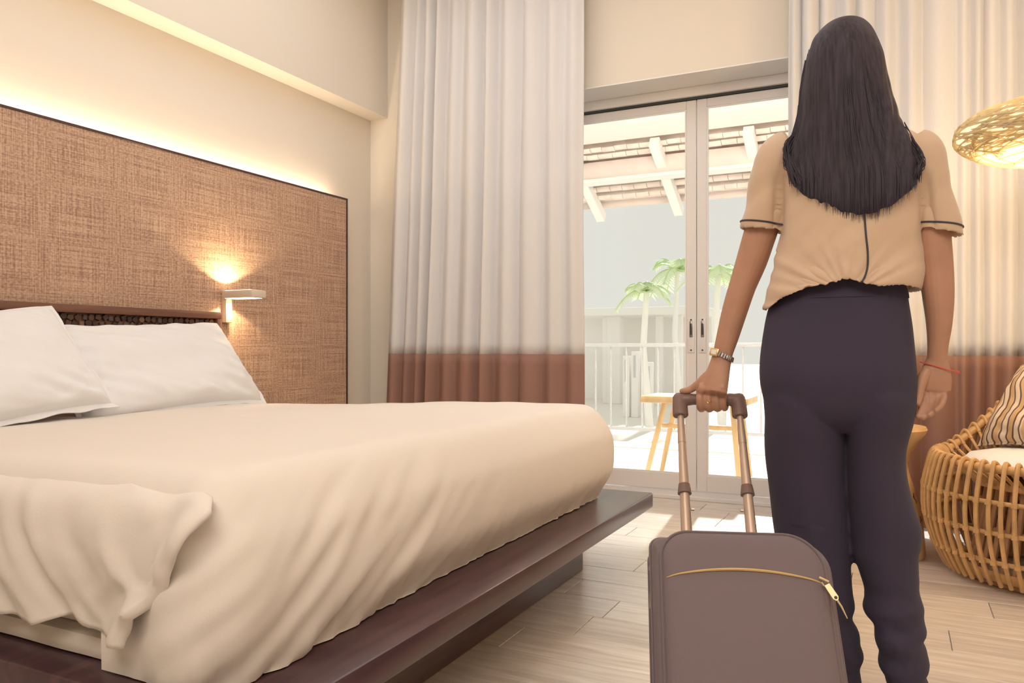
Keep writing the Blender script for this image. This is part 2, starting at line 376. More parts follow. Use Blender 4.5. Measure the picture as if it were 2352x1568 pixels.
# ------------------------------------------------------------------ mattress
def rbox_map(p, lo, hi, r):
    q = Vector((max(lo.x+r, min(hi.x-r, p.x)), max(lo.y+r, min(hi.y-r, p.y)), max(lo.z+r, min(hi.z-r, p.z))))
    d = p-q
    if d.length < 1e-6: return p, Vector((0, 0, 1))
    n = d.normalized(); return q+n*r, n
def softbox(lo, hi, step, r, fn, faces='tfnfs', keep=None):
    lo = Vector(lo); hi = Vector(hi); d = hi-lo
    nx, ny, nz_ = [max(2, int(round(d[i]/step))) for i in range(3)]
    mb = MB()
    def grid(o, u, v, nu, nv):
        vs = [o+u*(i/nu)+v*(j/nv) for i in range(nu+1) for j in range(nv+1)]
        fs = [(i*(nv+1)+j, (i+1)*(nv+1)+j, (i+1)*(nv+1)+j+1, i*(nv+1)+j+1) for i in range(nu) for j in range(nv)]
        if keep: fs = [f for f in fs if keep(sum((vs[k] for k in f), Vector())/4)]
        mb.add(vs, fs)
    X = Vector((d.x, 0, 0)); Y = Vector((0, d.y, 0)); Z = Vector((0, 0, d.z))
    grid(lo+Z, X, Y, nx, ny); grid(lo+X, Y, Z, ny, nz_); grid(lo, X, Z, nx, nz_); grid(lo+Y, X, Z, nx, nz_); grid(lo, Y, Z, ny, nz_); grid(lo, X, Y, nx, ny)
    out = []
    for v in mb.v:
        p, n = rbox_map(v, lo, hi, r); out.append(fn(p, n, v))
    mb.v = out; return mb
mt = thing('mattress', 'bare lower edge of the sheeted mattress under the duvet on the dark platform', 'mattress', (-2.0, 1.95, .3))
def mfn(p, n, v): return p+n*(.004*nz(p.x*5, p.y*5, p.z*9))
build('mattress_body', softbox((-2.985, .965, .345), (-1.10, 2.90, .60), .03, .05, mfn), M['sheet'], mt)
build('mattress_base', softbox((-2.985, .955, .300), (-1.10, 2.91, .350), .025, .020, mfn), M['sheet'], mt)

# ------------------------------------------------------------------ duvet
Zt = .645
def streak(p, q, k1, k2, s=0): return nz(q*k1, p*k2, s)
def dfn(p, n, v):
    # top undulation and crown
    z = 0; top = max(0, n.z)
    t = sm(-2.9, -1.2, p.x)
    p = p + Vector((0, 0, top*(-.012+.030*t-.02*sm(2.5, 2.93, p.y)*(1-t)+.006*nz(p.x*2.2, p.y*2.2, 3))))
    side = 1-abs(n.z)
    h = (p.z-.30)/.34
    bul = math.sin(PI*max(0, min(1, h)))
    o = Vector((n.x, n.y, 0))*(.035*bul*side)
    # tuck at the foot of the bed
    # loose diagonal folds towards the near foot corner
    dist = math.hypot(p.x+1.05, p.y-1.0); a = math.exp(-(dist/.62)**2); a3 = math.exp(-(dist/.35)**2)
    o += Vector((n.x, n.y, 0))*(-.030*(1-sm(0, .35, h))*side*(1-a3))
    s = (p.y-.95)+(p.x+1.0)   # runs round the corner
    q = p.z*.80-s*.60; al = p.z*.60+s*.80
    fold = (streak(al, q, 17, 2.4)+.6*streak(al, q, 34, 4, 5))*a
    fine = .0060*streak(al, q, 26, 4, 9)*(.35+a)-.014*abs(streak(al, q, 22, 3, 14))*a
    o += n*side*(.017*fold*sm(.0, .25, 1-abs(h-.35)) + fine*.6)
    # puckers along the lower hem
    o += n*side*(.011*nz(s*34, p.z*6, 2)*(1-sm(.05, .42, h)))
    # hem drapes a little outwards at the near corner
    o += Vector((n.x, n.y, 0))*(.010*a*(1-sm(0, .4, h))*side)
    o += n*top*.0035*nz(p.x*6+p.y*3, p.y*9, 1)
    if n.y < -.2: o = Vector((o.x, o.y*(1-.95*sm(-1.08, -1.22, p.x)), o.z))
    p = p+o
    p.z = max(p.z, .3035)
    return p
def dkeep(c):
    if c.y < .96 and c.x < -1.285 and c.z < .47: return False
    if c.z < .292: return False
    return True
duv = thing('duvet', 'wide white duvet covering the low platform bed, folded at its near corner', 'duvet', (-1.9, 1.95, .3))
mb = softbox((-2.96, .935, .20), (-1.005, 2.945, Zt), .0145, .095, dfn, keep=dkeep)
o = build('duvet_body', mb, M['duvet'], duv)
# near side flap with folded corner
XrT = [(.33, -1.178), (.385, -1.172), (.427, -1.140), (.474, -1.077), (.526, -1.050), (.565, -1.020), (.600, -.995), (.622, -1.03), (.642, -1.12), (.70, -1.16)]
ZhT = [(-3.1, .36), (-1.70, .355), (-1.552, .358), (-1.45, .372), (-1.357, .368), (-1.262, .400), (-1.215, .378), (-1.17, .372)]
vs = []; nu, nv = 200, 64; rows = []
for i in range(nu+1):
    u = i/nu; row = []
    u2 = 1-(1-u)**1.0
    for j in range(nv+1):
        v = j/nv
        # first guess of height
        ytop = 1.28; s = v
        x_lin = -2.90+(-1.08+2.90)*u2
        zh = interp(ZhT, x_lin)
        arc1 = .20; arc2 = .16; arc3 = (.555-zh); tot = arc1+arc2+arc3; d = s*tot
        if d < arc1: y = ytop-.24*(d/arc1); z = Zt+.004; n = Vector((0, 0, 1))
        elif d < arc1+arc2:
            a = (d-arc1)/arc2*PI/2; y = 1.04-.105*math.sin(a); z = Zt+.004-.095*(1-math.cos(a)); n = Vector((0, -math.sin(a), math.cos(a)))
        else: y = .935; z = .554-(d-arc1-arc2); n = Vector((0, -1, 0))
        xr = interp(XrT, z)
        x = -2.90+(xr+2.90)*u2
        edge = (xr-x)
        lift = -.020+.038*sm(.36, .60, v)
        lift += (.026*math.exp(-((edge-.025)/.030)**2)-.012*math.exp(-((edge-.10)/.035)**2))*sm(.45, .7, v)
        q = (x*.80+z*.60) if v > .2 else x*.8+z*.6+(y-1.04)*-.2
        fold = nz(q*9.0+1.7, (z-x*.6)*1.6, 4)+.4*nz(q*22, (z-x)*3, 7)
        lift += (.028*fold-.016*abs(nz(q*16+3, (z-x)*2.2, 12)))*sm(.45, .8, v)*sm(-2.4, -1.6, x) + .0025*nz(x*20, z*30, 5)*sm(.4, .6, v)
        lift = max(lift, -.020 if v < .5 else -.020+.024*sm(.5, .62, v))
        bel = .020*math.sin(PI*sm(.45, 1.0, v))
        row.append(Vector((x, y, z))+n*(lift+bel)+Vector((0, 0, (z-Zt)*0)))
    rows.append(row)
mb = MB().rings(rows, closed=False)
fme = mb.mesh('side_flap'); fo = link('side_flap', fme, M['duvet'], duv)
sol = fo.modifiers.new('solid', 'SOLIDIFY'); sol.thickness = .010; sol.offset = -1
tag(fo, 'side flap hanging over the near edge with a folded corner')

# ------------------------------------------------------------------ pillows
def pillow(name, label, c, up, right, W, H, T, seed, mt, flange=.02, uv=False, wr=1.0):
    c = Vector(c); up = Vector(up).normalized(); right = Vector(right).normalized(); right = (right-up*right.dot(up)).normalized(); nrm = right.cross(up)
    n = 56; front = []; back = []
    def pt(i, j, s):
        u = 2*i/n-1; v = 2*j/n-1
        # denser sampling, pinched sides
        pu = u*(1-.07*(1-v*v)*abs(u)**3); pv = v*(1-.09*(1-u*u)*abs(v)**3)
        k = max(0, (1-abs(u)**2.6))*max(0, (1-abs(v)**2.6)); th = T*.5*k**.42
        corner = (abs(u)*abs(v))**4
        w = .012*nz(u*2+seed, v*2, seed)+ .010*nz((u+v)*5+seed, (u-v)*1.5, seed+3)*(abs(u)+abs(v))*.7
        w += .006*nz(u*9+seed, v*3, seed+8)*(abs(u)**2+abs(v)**2)
        w *= 1.6*wr*min(1, (1-max(abs(u), abs(v)))*6)
        return c+right*(pu*W/2)+up*(pv*H/2)+nrm*(s*(th+.002)+w-.02*corner)
    rows = [[pt(i, j, 1) for j in range(n+1)] for i in range(n+1)]; rb = [[pt(i, j, -1) for j in range(n+1)] for i in range(n+1)]
    mb = MB().rings(rows, closed=False).rings(rb, closed=False)
    # flange all the way round
    loop = [(i, 0) for i in range(n)]+[(n, j) for j in range(n)]+[(i, n) for i in range(n, 0, -1)]+[(0, j) for j in range(n, 0, -1)]
    outer = []
    for k, (i, j) in enumerate(loop):
        p = pt(i, j, 1); q = pt(i, j, -1); u = 2*i/n-1; v = 2*j/n-1
        d = (right*(u if abs(u) > .96 else u*.15)+up*(v if abs(v) > .96 else v*.15))
        outer.append(((p, q), d, k))
    m = len(outer); fl = []
    for (pq, d, k) in outer:
        wv = nrm*(.010*nz(k*.16+seed, 2, 1)); fr = flange*(1+.25*nz(k*.2, seed, 6))
        fl.append([pq[0], pq[0]+d*fr+wv, pq[1]+d*fr+wv, pq[1]])
    mb.rings(fl+[fl[0]], closed=False)
    me = mb.mesh(name)
    if uv:
        ul = me.uv_layers.new(name='UVMap')
        for lp in me.loops:
            co = me.vertices[lp.vertex_index].co-c; a = co.dot(right)/W; b = co.dot(up)/H
            ul.data[lp.index].uv = (a*1.5+.09*nz(b*3.2, a*2, 5)+.04*math.sin(b*8), b)
    o = link(name, me, mt); 
    if label: tag(o, label, 'pillow' if 'cushion' not in name else 'cushion')
    return o
A0 = PZ(270, 938, .665); B0 = PZ(588, 912, .665)
pillow('pillow', 'white pillow at the far side leaning on the headboard below the wall light',
       (-2.755, 2.285, .803), (-.66, -.06, .86), (.02, 1, -.03), .92, .44, .17, 2.0, M['pillow'])
pillow('pillow', 'white pillow nearest the left edge, overlapping the pillow beside it',
       (-2.665, 1.46, .803), (-.62, -.14, .80), (.08, 1, -.02), .86, .44, .17, 11.0, M['pillow'])

# ------------------------------------------------------------------ wall light
WL = (XP, 2.95, 1.09)
sc = thing('wall_light', 'small cream L-shaped reading light glowing on the woven panel', 'wall light', WL)
build('back_plate', MB().box((XP, 2.93, 1.012), (XP+.032, 2.97, 1.172), .004), M['plate'], sc)
build('lamp_arm', MB().box((XP+.032, 2.90, 1.134), (XP+.235, 3.00, 1.172), .006), M['plate'], sc)
gm = mat('sconce_glow', (1, .85, .6), .5, emis=(1, .74, .42), estr=9)
build('upper_diffuser', MB().box((XP+.045, 2.91, 1.1725), (XP+.215, 2.99, 1.1735)), gm, sc, False)
build('lower_diffuser', MB().box((XP+.045, 2.91, 1.1325), (XP+.215, 2.99, 1.1335)), gm, sc, False)
for dz, rx in ((1.180, PI), (1.126, 0)):
    l = lamp('reading_light_beam', 'SPOT', (XP+.075, 2.95, dz), 9 if rx else 5.5, (1, .74, .42), (rx, 0, 0), spot_size=math.radians(132), spot_blend=.22, shadow_soft_size=.012)
    l.parent = sc; l.location = (.075, 0, dz-1.09)

# ------------------------------------------------------------------ curtains
def curtain(name, label, valleys, xtop_l, xbot_l, Y0, zt, zb, zband, amp, seed, xr_end=None):
    root = thing(name, label, 'curtain', ((P(valleys[0], 800, Y0).x+P(valleys[-1], 800, Y0).x)/2, Y0, 0))
    xs = [P(v, 800, Y0).x for v in valleys] if xr_end is None else [P(v, 800, Y0).x for v in valleys]+xr_end
    cols = []
    for k in range(len(xs)-1):
        m = 14
        for i in range(m): cols.append((xs[k]+(xs[k+1]-xs[k])*i/m, k+i/m))
    cols.append((xs[-1], len(xs)-1)); x0 = xs[0]; x1 = xs[-1]
    def pt(x, ph, z):
        k = int(min(ph, len(xs)-2)); wd = xs[k+1]-xs[k]; f = ph-k
        A = amp*(.55+.45*min(1.0, .09/wd))*min(1.0, wd/.09); hv = .6+.7*abs(nz(k*1.7+seed, .3, 0))*2
        ex = 1.0 if (k*7+int(seed)) % 3 else .6
        sk = f**(1.0+.5*nz(k*2.3+seed, 1, 0))
        y = Y0+A*.6-A*hv*((.5-.5*math.cos(2*PI*sk))**ex) + .014*nz(x*2, z*.8, seed)
        fl = (z-zt)/(zb-zt)            # 0 top, 1 bottom
        xx = x+(xbot_l-xtop_l)*(1-(x-x0)/(x1-x0))*(fl-.5)*1.0 + .010*nz(ph*.8, z*.7, seed+2)
        return Vector((xx, y, z))
    def sheet(nm, za, zb_, mt, off=0):
        n = 34 if za-zb_ > 1.2 else 14
        rows = [[pt(x, ph, za+(zb_-za)*j/n)+Vector((0, off, 0)) for x, ph in cols] for j in range(n+1)]
        o = build(nm, MB().rings(rows, closed=False), mt, root)
        s = o.modifiers.new('s', 'SOLIDIFY'); s.thickness = .003; return o
    sheet('upper_cloth', zt, zband, M['curtain'])
    b = sheet('lower_band', zband+.004, zb, M['curtain_brown'], -.002); tag(b, 'brown band along the bottom')
    return root
curtain('curtain', 'cream curtain with brown hem band left of the doors, behind the bed',
        [896, 930, 958, 984, 1012, 1052, 1098, 1136, 1192, 1243, 1292, 1337], 0, -.15, 4.16, ZC-.025, .02, .842, .060, 1.0)
curtain('curtain', 'cream curtain with brown hem band right of the doors, behind the woman',
        [1812, 1842, 1880, 1925, 1968, 2010, 2060, 2118, 2200, 2228, 2262, 2300, 2336, 2380], 0, 0, 4.14, ZC-.025, .035, .842, .060, 5.0,
        xr_end=[.90, .98, 1.09, 1.17, 1.27, 1.34, 1.45, 1.55])
tk = thing('curtain_track', 'white ceiling curtain track above both curtains', 'curtain track', (0, 4.15, ZC))
build('track_rail', MB().box((-3.02, 4.13, ZC-.022), (1.7, 4.18, ZC), .002), M['trim'], tk)

# ------------------------------------------------------------------ balcony and outside
bal = struct('floor_balcony', MB().box((-6, YD+.15, -.10), (5, 7.35, -.03)), M['mdf'])
bal.name = 'balcony_floor'
struct('balcony_ceiling', MB().box((-6, YD+.15, 2.83), (5, 7.02, 2.90)), M['white'])
roof = thing('tiled_eave', 'clay tiled eave with pale rafters over the balcony', 'roof', (0, 7.3, 2.5))
build('beam', MB().box((-6, 7.27, 2.545), (4, 7.42, 2.715), .004), M['beam'], roof)
build('beam_cap', MB().box((-6, 7.25, 2.515), (4, 7.44, 2.545)), M['white'], roof, False)
build('fascia_board', MB().box((-6, 7.90, 2.375), (4, 7.93, 2.480)), M['beam'], roof, False)
def zr(Y): return 2.745+(7.3-Y)*.536
xa = P(1497, 322, 7.1).x
sl = math.atan(.536)
k = -5
x = xa-.84*4
while x < 3:
    Mx = Matrix.Translation((x, 7.04, zr(7.04)-.06)) @ Matrix.Rotation(-sl, 4, 'X')
    build('rafter', MB().box((0, 0, -.10), (.09, 1.06, 0), .003, 1, Mx), M['white'], roof)
    x += .84
cnt = 0
for ry, rr in ((7.115, .034), (7.195, .036), (7.50, .030), (7.62, .040), (7.74, .036)):
    x = -4.3+rnd.random()*.1
    while x < 1.2:
        wd = rnd.uniform(.115, .145)*(1 if rr > .033 else 1.3)
        c = Vector((x, ry, zr(ry)-.045+rnd.uniform(-.003, .003)))
        pr = [[c+Vector((dx, -s*rr*1.2*math.cos(t)*1, -s*rr*math.sin(t))) for t in [PI*q/7 for q in range(8)]] for dx, s in ((0, .95), (.006, 1), (wd-.006, 1.0), (wd-.004, .9))]
        mbt = MB().rings(pr)
        build('roof_tile', mbt, M['tile'], roof); x += wd; cnt += 1
build('roof_boarding', MB().box((-6, 0, .0), (4, .95, .02), 0, 1, Matrix.Translation((0, 7.06, zr(7.06)+.02)) @ Matrix.Rotation(-sl, 4, 'X')), M['tile'], roof, False)
for xx in (-5.2, 3.4): build('post', MB().box((xx, 7.28, -.03), (xx+.14, 7.41, 2.52), .005), M['white'], roof)
rl = thing('balcony_railing', 'pale grey metal railing along the balcony edge', 'railing', (-1, 7.2, 0))
build('top_rail', MB().box((-5.2, 7.17, .895), (3.5, 7.23, .93), .005), M['rail'], rl)
build('bottom_rail', MB().box((-5.2, 7.185, .10), (3.5, 7.215, .13), .003), M['rail'], rl)
bme = MB().box((-.008, -.008, 0), (.008, .008, .765), .002, 1).mesh('baluster')
x = -5.1
while x < 3.4:
    link('baluster', bme, M['rail'], rl, (x+1, 0, .13)); x += .155
# slatless side table on the balcony
tb = thing('side_table', 'small wooden table with splayed legs outside on the balcony', 'table', (-1.2, 5.45, -.03))
ta = P(1490, 905, 5.35); tbx = P(1730, 905, 5.35)
build('table_top', MB().box((ta.x, 5.15, ta.z-.045), (tbx.x, 5.55, ta.z), .006), M['lightwood'], tb)
for (xa_, ya_, xb_, yb_) in ((1540, 915, 1500, 1095), (1692, 915, 1712, 1095)):
    for yy, oo in ((5.2, -.06), (5.5, .06)):
        p = P(xa_, ya_, 5.35); q = P(xb_, yb_, 5.35)
        build('leg', MB().tube([(p.x, yy, ta.z-.045), (q.x, yy+oo, -.03)], [.019, .016], 10), M['lightwood'], tb)
build('stretcher', MB().box((P(1522, 990, 5.35).x, 5.33, .33), (P(1702, 990, 5.35).x, 5.36, .36), .003), M['lightwood'], tb)
# garden beyond
struct('garden_ground', MB().box((-40, 7.36, -.35), (30, 60, -.30)), M['mdf'])
pv = thing('garden_pavilion', 'pale garden pavilion with posts beyond the railing', 'pavilion', (-5, 15, -.3))
def G(x, y, Y): return P(x, y, Y)
a = G(1350, 728, 16); b = G(1590, 728, 16)
build('pavilion_roof', MB().box((a.x-1.2, 15.4, a.z), (b.x+.3, 17.6, a.z+.16), .02), M['white'], pv)
for xp, wd in ((1396, .09), (1414, .14), (1515, .07), (1560, .07)):
    q = G(xp, 800, 16); build('post', MB().box((q.x-wd, 16-wd, -.30), (q.x+wd, 16+wd, a.z), .01), M['white'], pv)
build('back_wall', MB().box((a.x-1, 17.4, -.3), (b.x+.1, 17.55, a.z)), M['white'], pv, False)
for n, (xp, yp) in enumerate(((1440, 850), (1460, 840), (1492, 865))):
    q = G(xp, yp, 13)
    cb = thing('garden_lantern', ['pale upright lantern box left of the other two in the garden', 'pale upright lantern box, the middle one of three in the garden', 'pale upright lantern box nearest the door frames in the garden'][n], 'lantern', (q.x, 13, -.3), 'lantern boxes in the garden')
    build('lantern_body', MB().box((q.x-.06, 12.94, -.3), (q.x+.06, 13.06, q.z+.25), .01), M['white'], cb)
    build('lantern_slot', MB().box((q.x-.02, 12.93, q.z-.2), (q.x+.02, 12.942, q.z+.18)), M['rail'], cb, False)
def palm(x, ytop, Y, R0, label, seed):
    c = G(x, ytop, Y); rr = random.Random(seed)
    t = thing('palm_tree', label, 'palm', (c.x, Y, -.3), 'palms beyond the balcony')
    build('trunk', MB().tube([(c.x+.05, Y, -.3), (c.x-.05, Y, c.z*.5), (c.x, Y, c.z)], [.06, .05, .04], 10), M['trunk'], t)
    for k in range(13):
        az = 2*PI*k/13+rr.random()*.3; el = rr.uniform(.2, 1.1); Ln = R0*rr.uniform(.8, 1.1)
        sp = []
        for i in range(9):
            s = i/8; rad = Ln*s*math.cos(el)*(1-.1*s); sp.append(Vector((c.x+rad*math.cos(az), Y+rad*math.sin(az), c.z+Ln*(s*math.sin(el)-.75*s*s))))
        mb = MB(); wv = Vector((-math.sin(az), math.cos(az), 0))
        mb.tube(sp, .012, 4)
        for i in range(1, 9):
            for sg in (-1, 1):
                for dd in (0, .5):
                    p0 = sp[i-1].lerp(sp[i], dd); ll = Ln*.30*(1-.55*abs(i/8-.4)); q = p0+wv*sg*ll+(sp[i]-sp[i-1]).normalized()*ll*.5+Vector((0, 0, -ll*.35))
                    e = (sp[i]-sp[i-1]).normalized()*.03
                    mb.add([p0-e, p0+e, q], [(0, 1, 2)])
        build('frond', mb, M['leaf'], t, False)
palm(1485, 668, 11, .55, 'pale green palm behind the left glass door pane', 3)
palm(1556, 622, 14, .95, 'tall green palm beside the door stiles in the garden', 5)
palm(1650, 630, 12, .7, 'drooping palm seen between the right door pane and the raised arm', 8)

# ------------------------------------------------------------------ pendant lamp
lc = Vector((.53, 3.36, 1.66))
pdn = thing('pendant_lamp', 'glowing pale woven disc-shaped pendant lamp at the right edge', 'lamp', lc)
RX, RZ = .335, .115
M['shade'] = mat('woven_shade', (.92, .82, .58), .6, transl=.5)
M['shade_in'] = mat('shade_lining', (1, .9, .7), .6, emis=(1, .82, .50), estr=1.0)
mb = MB()
for k in range(420):
    # random great-circle-like strand segments on the flattened globe
    ax = Vector((rnd.gauss(0, .55), rnd.gauss(0, .55), rnd.choice((-1, 1)))).normalized(); u = ax.orthogonal().normalized(); v = ax.cross(u)
    off = rnd.uniform(-.75, .75); rr = math.sqrt(1-off*off); t0 = rnd.random()*2*PI; ln = rnd.uniform(.5, 1.4); rj = rnd.uniform(.985, 1.01)
    pts = []
    for i in range(9):
        t = t0+ln*i/8; q = ax*off+(u*math.cos(t)+v*math.sin(t))*rr
        pts.append(lc+Vector((q.x*RX*rj, q.y*RX*rj, q.z*RZ*rj)))
    mb.tube(pts, rnd.uniform(.0022, .0042), 4)
s = build('woven_strands', mb, M['shade'], pdn); s['kind'] = 'stuff'
prof = [(RX*.97*math.cos(t)+.0, RZ*.95*math.sin(t)) for t in [(-.5+.94*i/16+.03)*PI for i in range(17)]]
build('shade_lining', MB().lathe(prof, lc, 40), M['shade_in'], pdn)
build('bulb', MB().lathe([(.001, -.155), (.03, -.15), (.045, -.125), (.03, -.10), (.02, -.09)], lc, 16), M['glow'], pdn)
build('cord', MB().tube([lc+Vector((0, 0, RZ*.9)), (lc.x, lc.y, ZC-.02)], .004, 8), M['trim'], pdn)
build('ceiling_rose', MB().lathe([(.05, ZC-.025), (.05, ZC)], (lc.x, lc.y, 0), 24), M['trim'], pdn)
l = lamp('pendant_light', 'POINT', (0, 0, 0), 14, (1, .68, .34), shadow_soft_size=.12); l.location = (0, .0, -.21); l.parent = pdn
l = lamp('pendant_uplight', 'POINT', (0, 0, 0), 9, (1, .66, .30), shadow_soft_size=.10); l.location = (0, .0, .19); l.parent = pdn

# ------------------------------------------------------------------ rattan tub chair
cc = Vector((.56, 3.60, 0))
ch = thing('rattan_chair', 'round honey-coloured rattan tub chair by the right curtain', 'chair', cc)
def rimz(t):                        # t: world angle
    return .455+.29*sm(-.25, 1, math.cos(t-math.radians(52)))
NR = 66
def prof_out(t, s):                 # s 0 rim .. 1 base
    h = rimz(t); zz = h+(.025-h)*s
    zr_ = zz/.455
    r = .345+.115*math.sin(PI*min(1, max(0, (zz+.02)/.62)))**.8 if zz < .33 else .345+.115*math.sin(PI*.35/.62)**.8-.05*((zz-.33)/.14)**1.3*.6
    if zz > .47: r = max(r, .40)
    return r, zz
def rimr(t): return prof_out(t, 0)[0]
for k in range(NR):
    t = 2*PI*k/NR; d = Vector((math.cos(t), math.sin(t), 0)); h = rimz(t); pts = []
    rr = rimr(t)
    for i in range(17):
        r_, z_ = prof_out(t, i/16); pts.append(cc+d*r_+Vector((0, 0, z_)))
    loop = [cc+d*(rr-.045)+Vector((0, 0, h-.012)), cc+d*(rr-.03)+Vector((0, 0, h+.012)), cc+d*(rr-.012)+Vector((0, 0, h+.018))]
    g = Vector((-math.sin(t), math.cos(t), 0))*rnd.uniform(-.003, .003)
    pts = [p+g for p in pts]
    inner = []
    for i in range(8, 0, -1):
        s = i/8; inner.append(cc+d*(rr-.045-(rr-.045-.27)*s**1.0)+Vector((0, 0, (h-.012)+(.36-(h-.012))*s)))
    if True:
        build('inner_rib', MB().tube(inner+[loop[0]], .0062, 6), M['rattan'], ch)
    build('rib', MB().tube(cr([loop[0], loop[1], loop[2], pts[0]], 3)[:-1]+pts, .0082, 7), M['rattan'], ch)
def ring(name, rf, zf, rad, mt=None, n=96):
    pts = [cc+Vector((math.cos(2*PI*i/n)*rf(2*PI*i/n), math.sin(2*PI*i/n)*rf(2*PI*i/n), zf(2*PI*i/n))) for i in range(n)]
    return build(name, MB().tube(pts, rad, 10, loop=True), mt or M['rattan'], ch)
ring('rim', lambda t: rimr(t)-.022, lambda t: rimz(t)-.006, .016)
bz = MB()
for zb in (.335, .225, .115):
    rf = lambda t, zb=zb: prof_out(t, (rimz(t)-zb)/(rimz(t)-.025))[0]-.013
    ring('hoop', rf, lambda t, zb=zb: zb, .0085)
    for k in range(NR):
        t = 2*PI*k/NR; d = Vector((math.cos(t), math.sin(t), 0)); r_ = rf(t)+.013
        bz.tube([cc+d*r_+Vector((0, 0, zb-.008)), cc+d*(r_-.001)+Vector((0, 0, zb+.008))], .0112, 7)
o = build('cane_binding', bz, M['rattan'], ch); o['kind'] = 'stuff'
ring('base_hoop', lambda t: .335, lambda t: .042, .018)
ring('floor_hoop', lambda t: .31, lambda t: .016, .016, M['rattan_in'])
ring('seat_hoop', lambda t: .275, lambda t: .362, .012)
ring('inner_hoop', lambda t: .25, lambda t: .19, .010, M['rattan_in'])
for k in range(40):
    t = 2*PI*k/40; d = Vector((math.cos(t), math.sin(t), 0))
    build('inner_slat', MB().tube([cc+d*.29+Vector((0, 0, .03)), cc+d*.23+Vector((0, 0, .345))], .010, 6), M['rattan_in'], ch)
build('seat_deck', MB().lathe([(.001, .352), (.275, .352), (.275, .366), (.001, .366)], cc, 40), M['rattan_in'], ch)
# round seat cushion
cu = MB().lathe([(.002, -.04), (.14, -.038), (.26, -.028), (.305, -.006), (.307, .004), (.29, .022), (.22, .040), (.12, .048), (.002, .050)], (0, 0, 0), 48)
for i, v in enumerate(cu.v): cu.v[i] = v+Vector((0, 0, .006*nz(v.x*6, v.y*6, 1)*(1 if v.z > 0 else 0)))
o = build('seat_cushion', cu, M['pillow']); o.location = (cc.x-.005, cc.y-.01, .440); o.scale = (1.0, 1.0, 1)
tag(o, 'round off-white seat cushion lying in the rattan chair', 'cushion')
pillow('back_cushion', 'brown and cream striped pillow leaning in the rattan chair', cc+Vector((.03, .06, .660)), (.40, .40, .72), (.62, -.78, -.10), .56, .42, .15, 4.0, M['stripe'], flange=.006, uv=True, wr=.8)

# ------------------------------------------------------------------ carved stool behind the woman
sc0 = P(2024, 1255, 3.75)
st = thing('carved_stool', 'pale wooden hourglass stool with dark cracks behind the trouser legs', 'stool', (sc0.x, 3.72, 0))
SK = [(.0, .0), (.165, .0), (.172, .012), (.165, .10), (.158, .20), (.130, .30), (.108, .38), (.103, .42), (.118, .47), (.150, .525), (.172, .558), (.178, .575), (.172, .588), (.0, .590)]
build('stool_body', MB().lathe([(max(r_, .001), z_*.935) for r_, z_ in SK], (sc0.x, 3.72, 0), 48), M['lightwood'], st)
mb = MB()
for q in range(16):
    t = rnd.random()*2*PI; z = rnd.uniform(.06, .36); pts = []
    for i in range(9):
        r_ = interp([(z_*.935, rr_) for rr_, z_ in SK[1:12]], z)
        pts.append(Vector((sc0.x+(r_+.0005)*math.cos(t), 3.72+(r_+.0005)*math.sin(t), z))); t += rnd.uniform(-.05, .16); z = max(.02, z+rnd.uniform(-.012, .03))
    mb.tube(pts, .0016, 5)
    mb.tube([pts[3], pts[3].lerp(pts[4], .5)+Vector((0, 0, .02))], .0014, 5)
o = build('crack_inlay', mb, M['crack'], st); o['kind'] = 'stuff'

# ------------------------------------------------------------------ suitcase
ph = math.radians(18.7); tt = math.radians(33)
sW = Vector((math.cos(ph), math.sin(ph), 0)); hh = Vector((math.sin(ph), -math.cos(ph), 0)); Zv = Vector((0, 0, 1))
sA = -math.sin(tt)*hh+math.cos(tt)*Zv; sN = math.cos(tt)*hh+math.sin(tt)*Zv
sO = PD(1697, 1225, 1.62)
SM = Matrix((( sW.x, sN.x, sA.x, sO.x), (sW.y, sN.y, sA.y, sO.y), (sW.z, sN.z, sA.z, sO.z), (0, 0, 0, 1)))   # local x width, y out of front, z along
def S(x, y, z): return SM @ Vector((x, y, z))
su = thing('suitcase', 'dark grey soft-sided rolling suitcase tilted on its extended handle', 'suitcase', S(0, -.08, -.48))
HWD = .178; HL = .475
def outline(hw, top, bot, rtl, rtr, rb, n=10):
    pts = []
    for cx, cz, r_, a0 in ((hw-rtr, top-rtr, rtr, 0), (-hw+rtl, top-rtl, rtl, PI/2), (-hw+rb, bot+rb, rb, PI), (hw-rb, bot+rb, rb, 3*PI/2)):
        for i in range(n+1):
            a = a0+PI/2*i/n; pts.append((cx+r_*math.cos(a), cz+r_*math.sin(a)))
    return pts
def slab(ol, layers):
    rs = []; 
    for y_, inset in layers:
        cx = sum(p[0] for p in ol)/len(ol); cz = sum(p[1] for p in ol)/len(ol)
        rs.append([S(x-inset*(1 if x > 0 else -1)*min(1, abs(x)/.14), y_, z-inset*(1 if z > cz else -1)*min(1, abs(z-cz)/.18)) for x, z in ol])
    return rs
ol = outline(HWD, -.004, -HL, .022, .060, .03)
rs = slab(ol, [(-.170, .018), (-.165, .006), (-.155, 0), (-.10, -.002), (-.030, 0), (-.014, .004), (-.008, .010)])
body = MB().rings(rs); bme = body.mesh('shell'); link('shell', bme, M['case'], su)
# welt lines around the shell
for yy in (-.040, -.125):
    build('welt', MB().tube([S(x*1.012, yy, z+(.0015 if z > -.2 else -.0015)) for x, z in ol], .0035, 6, loop=True), M['case'], su)
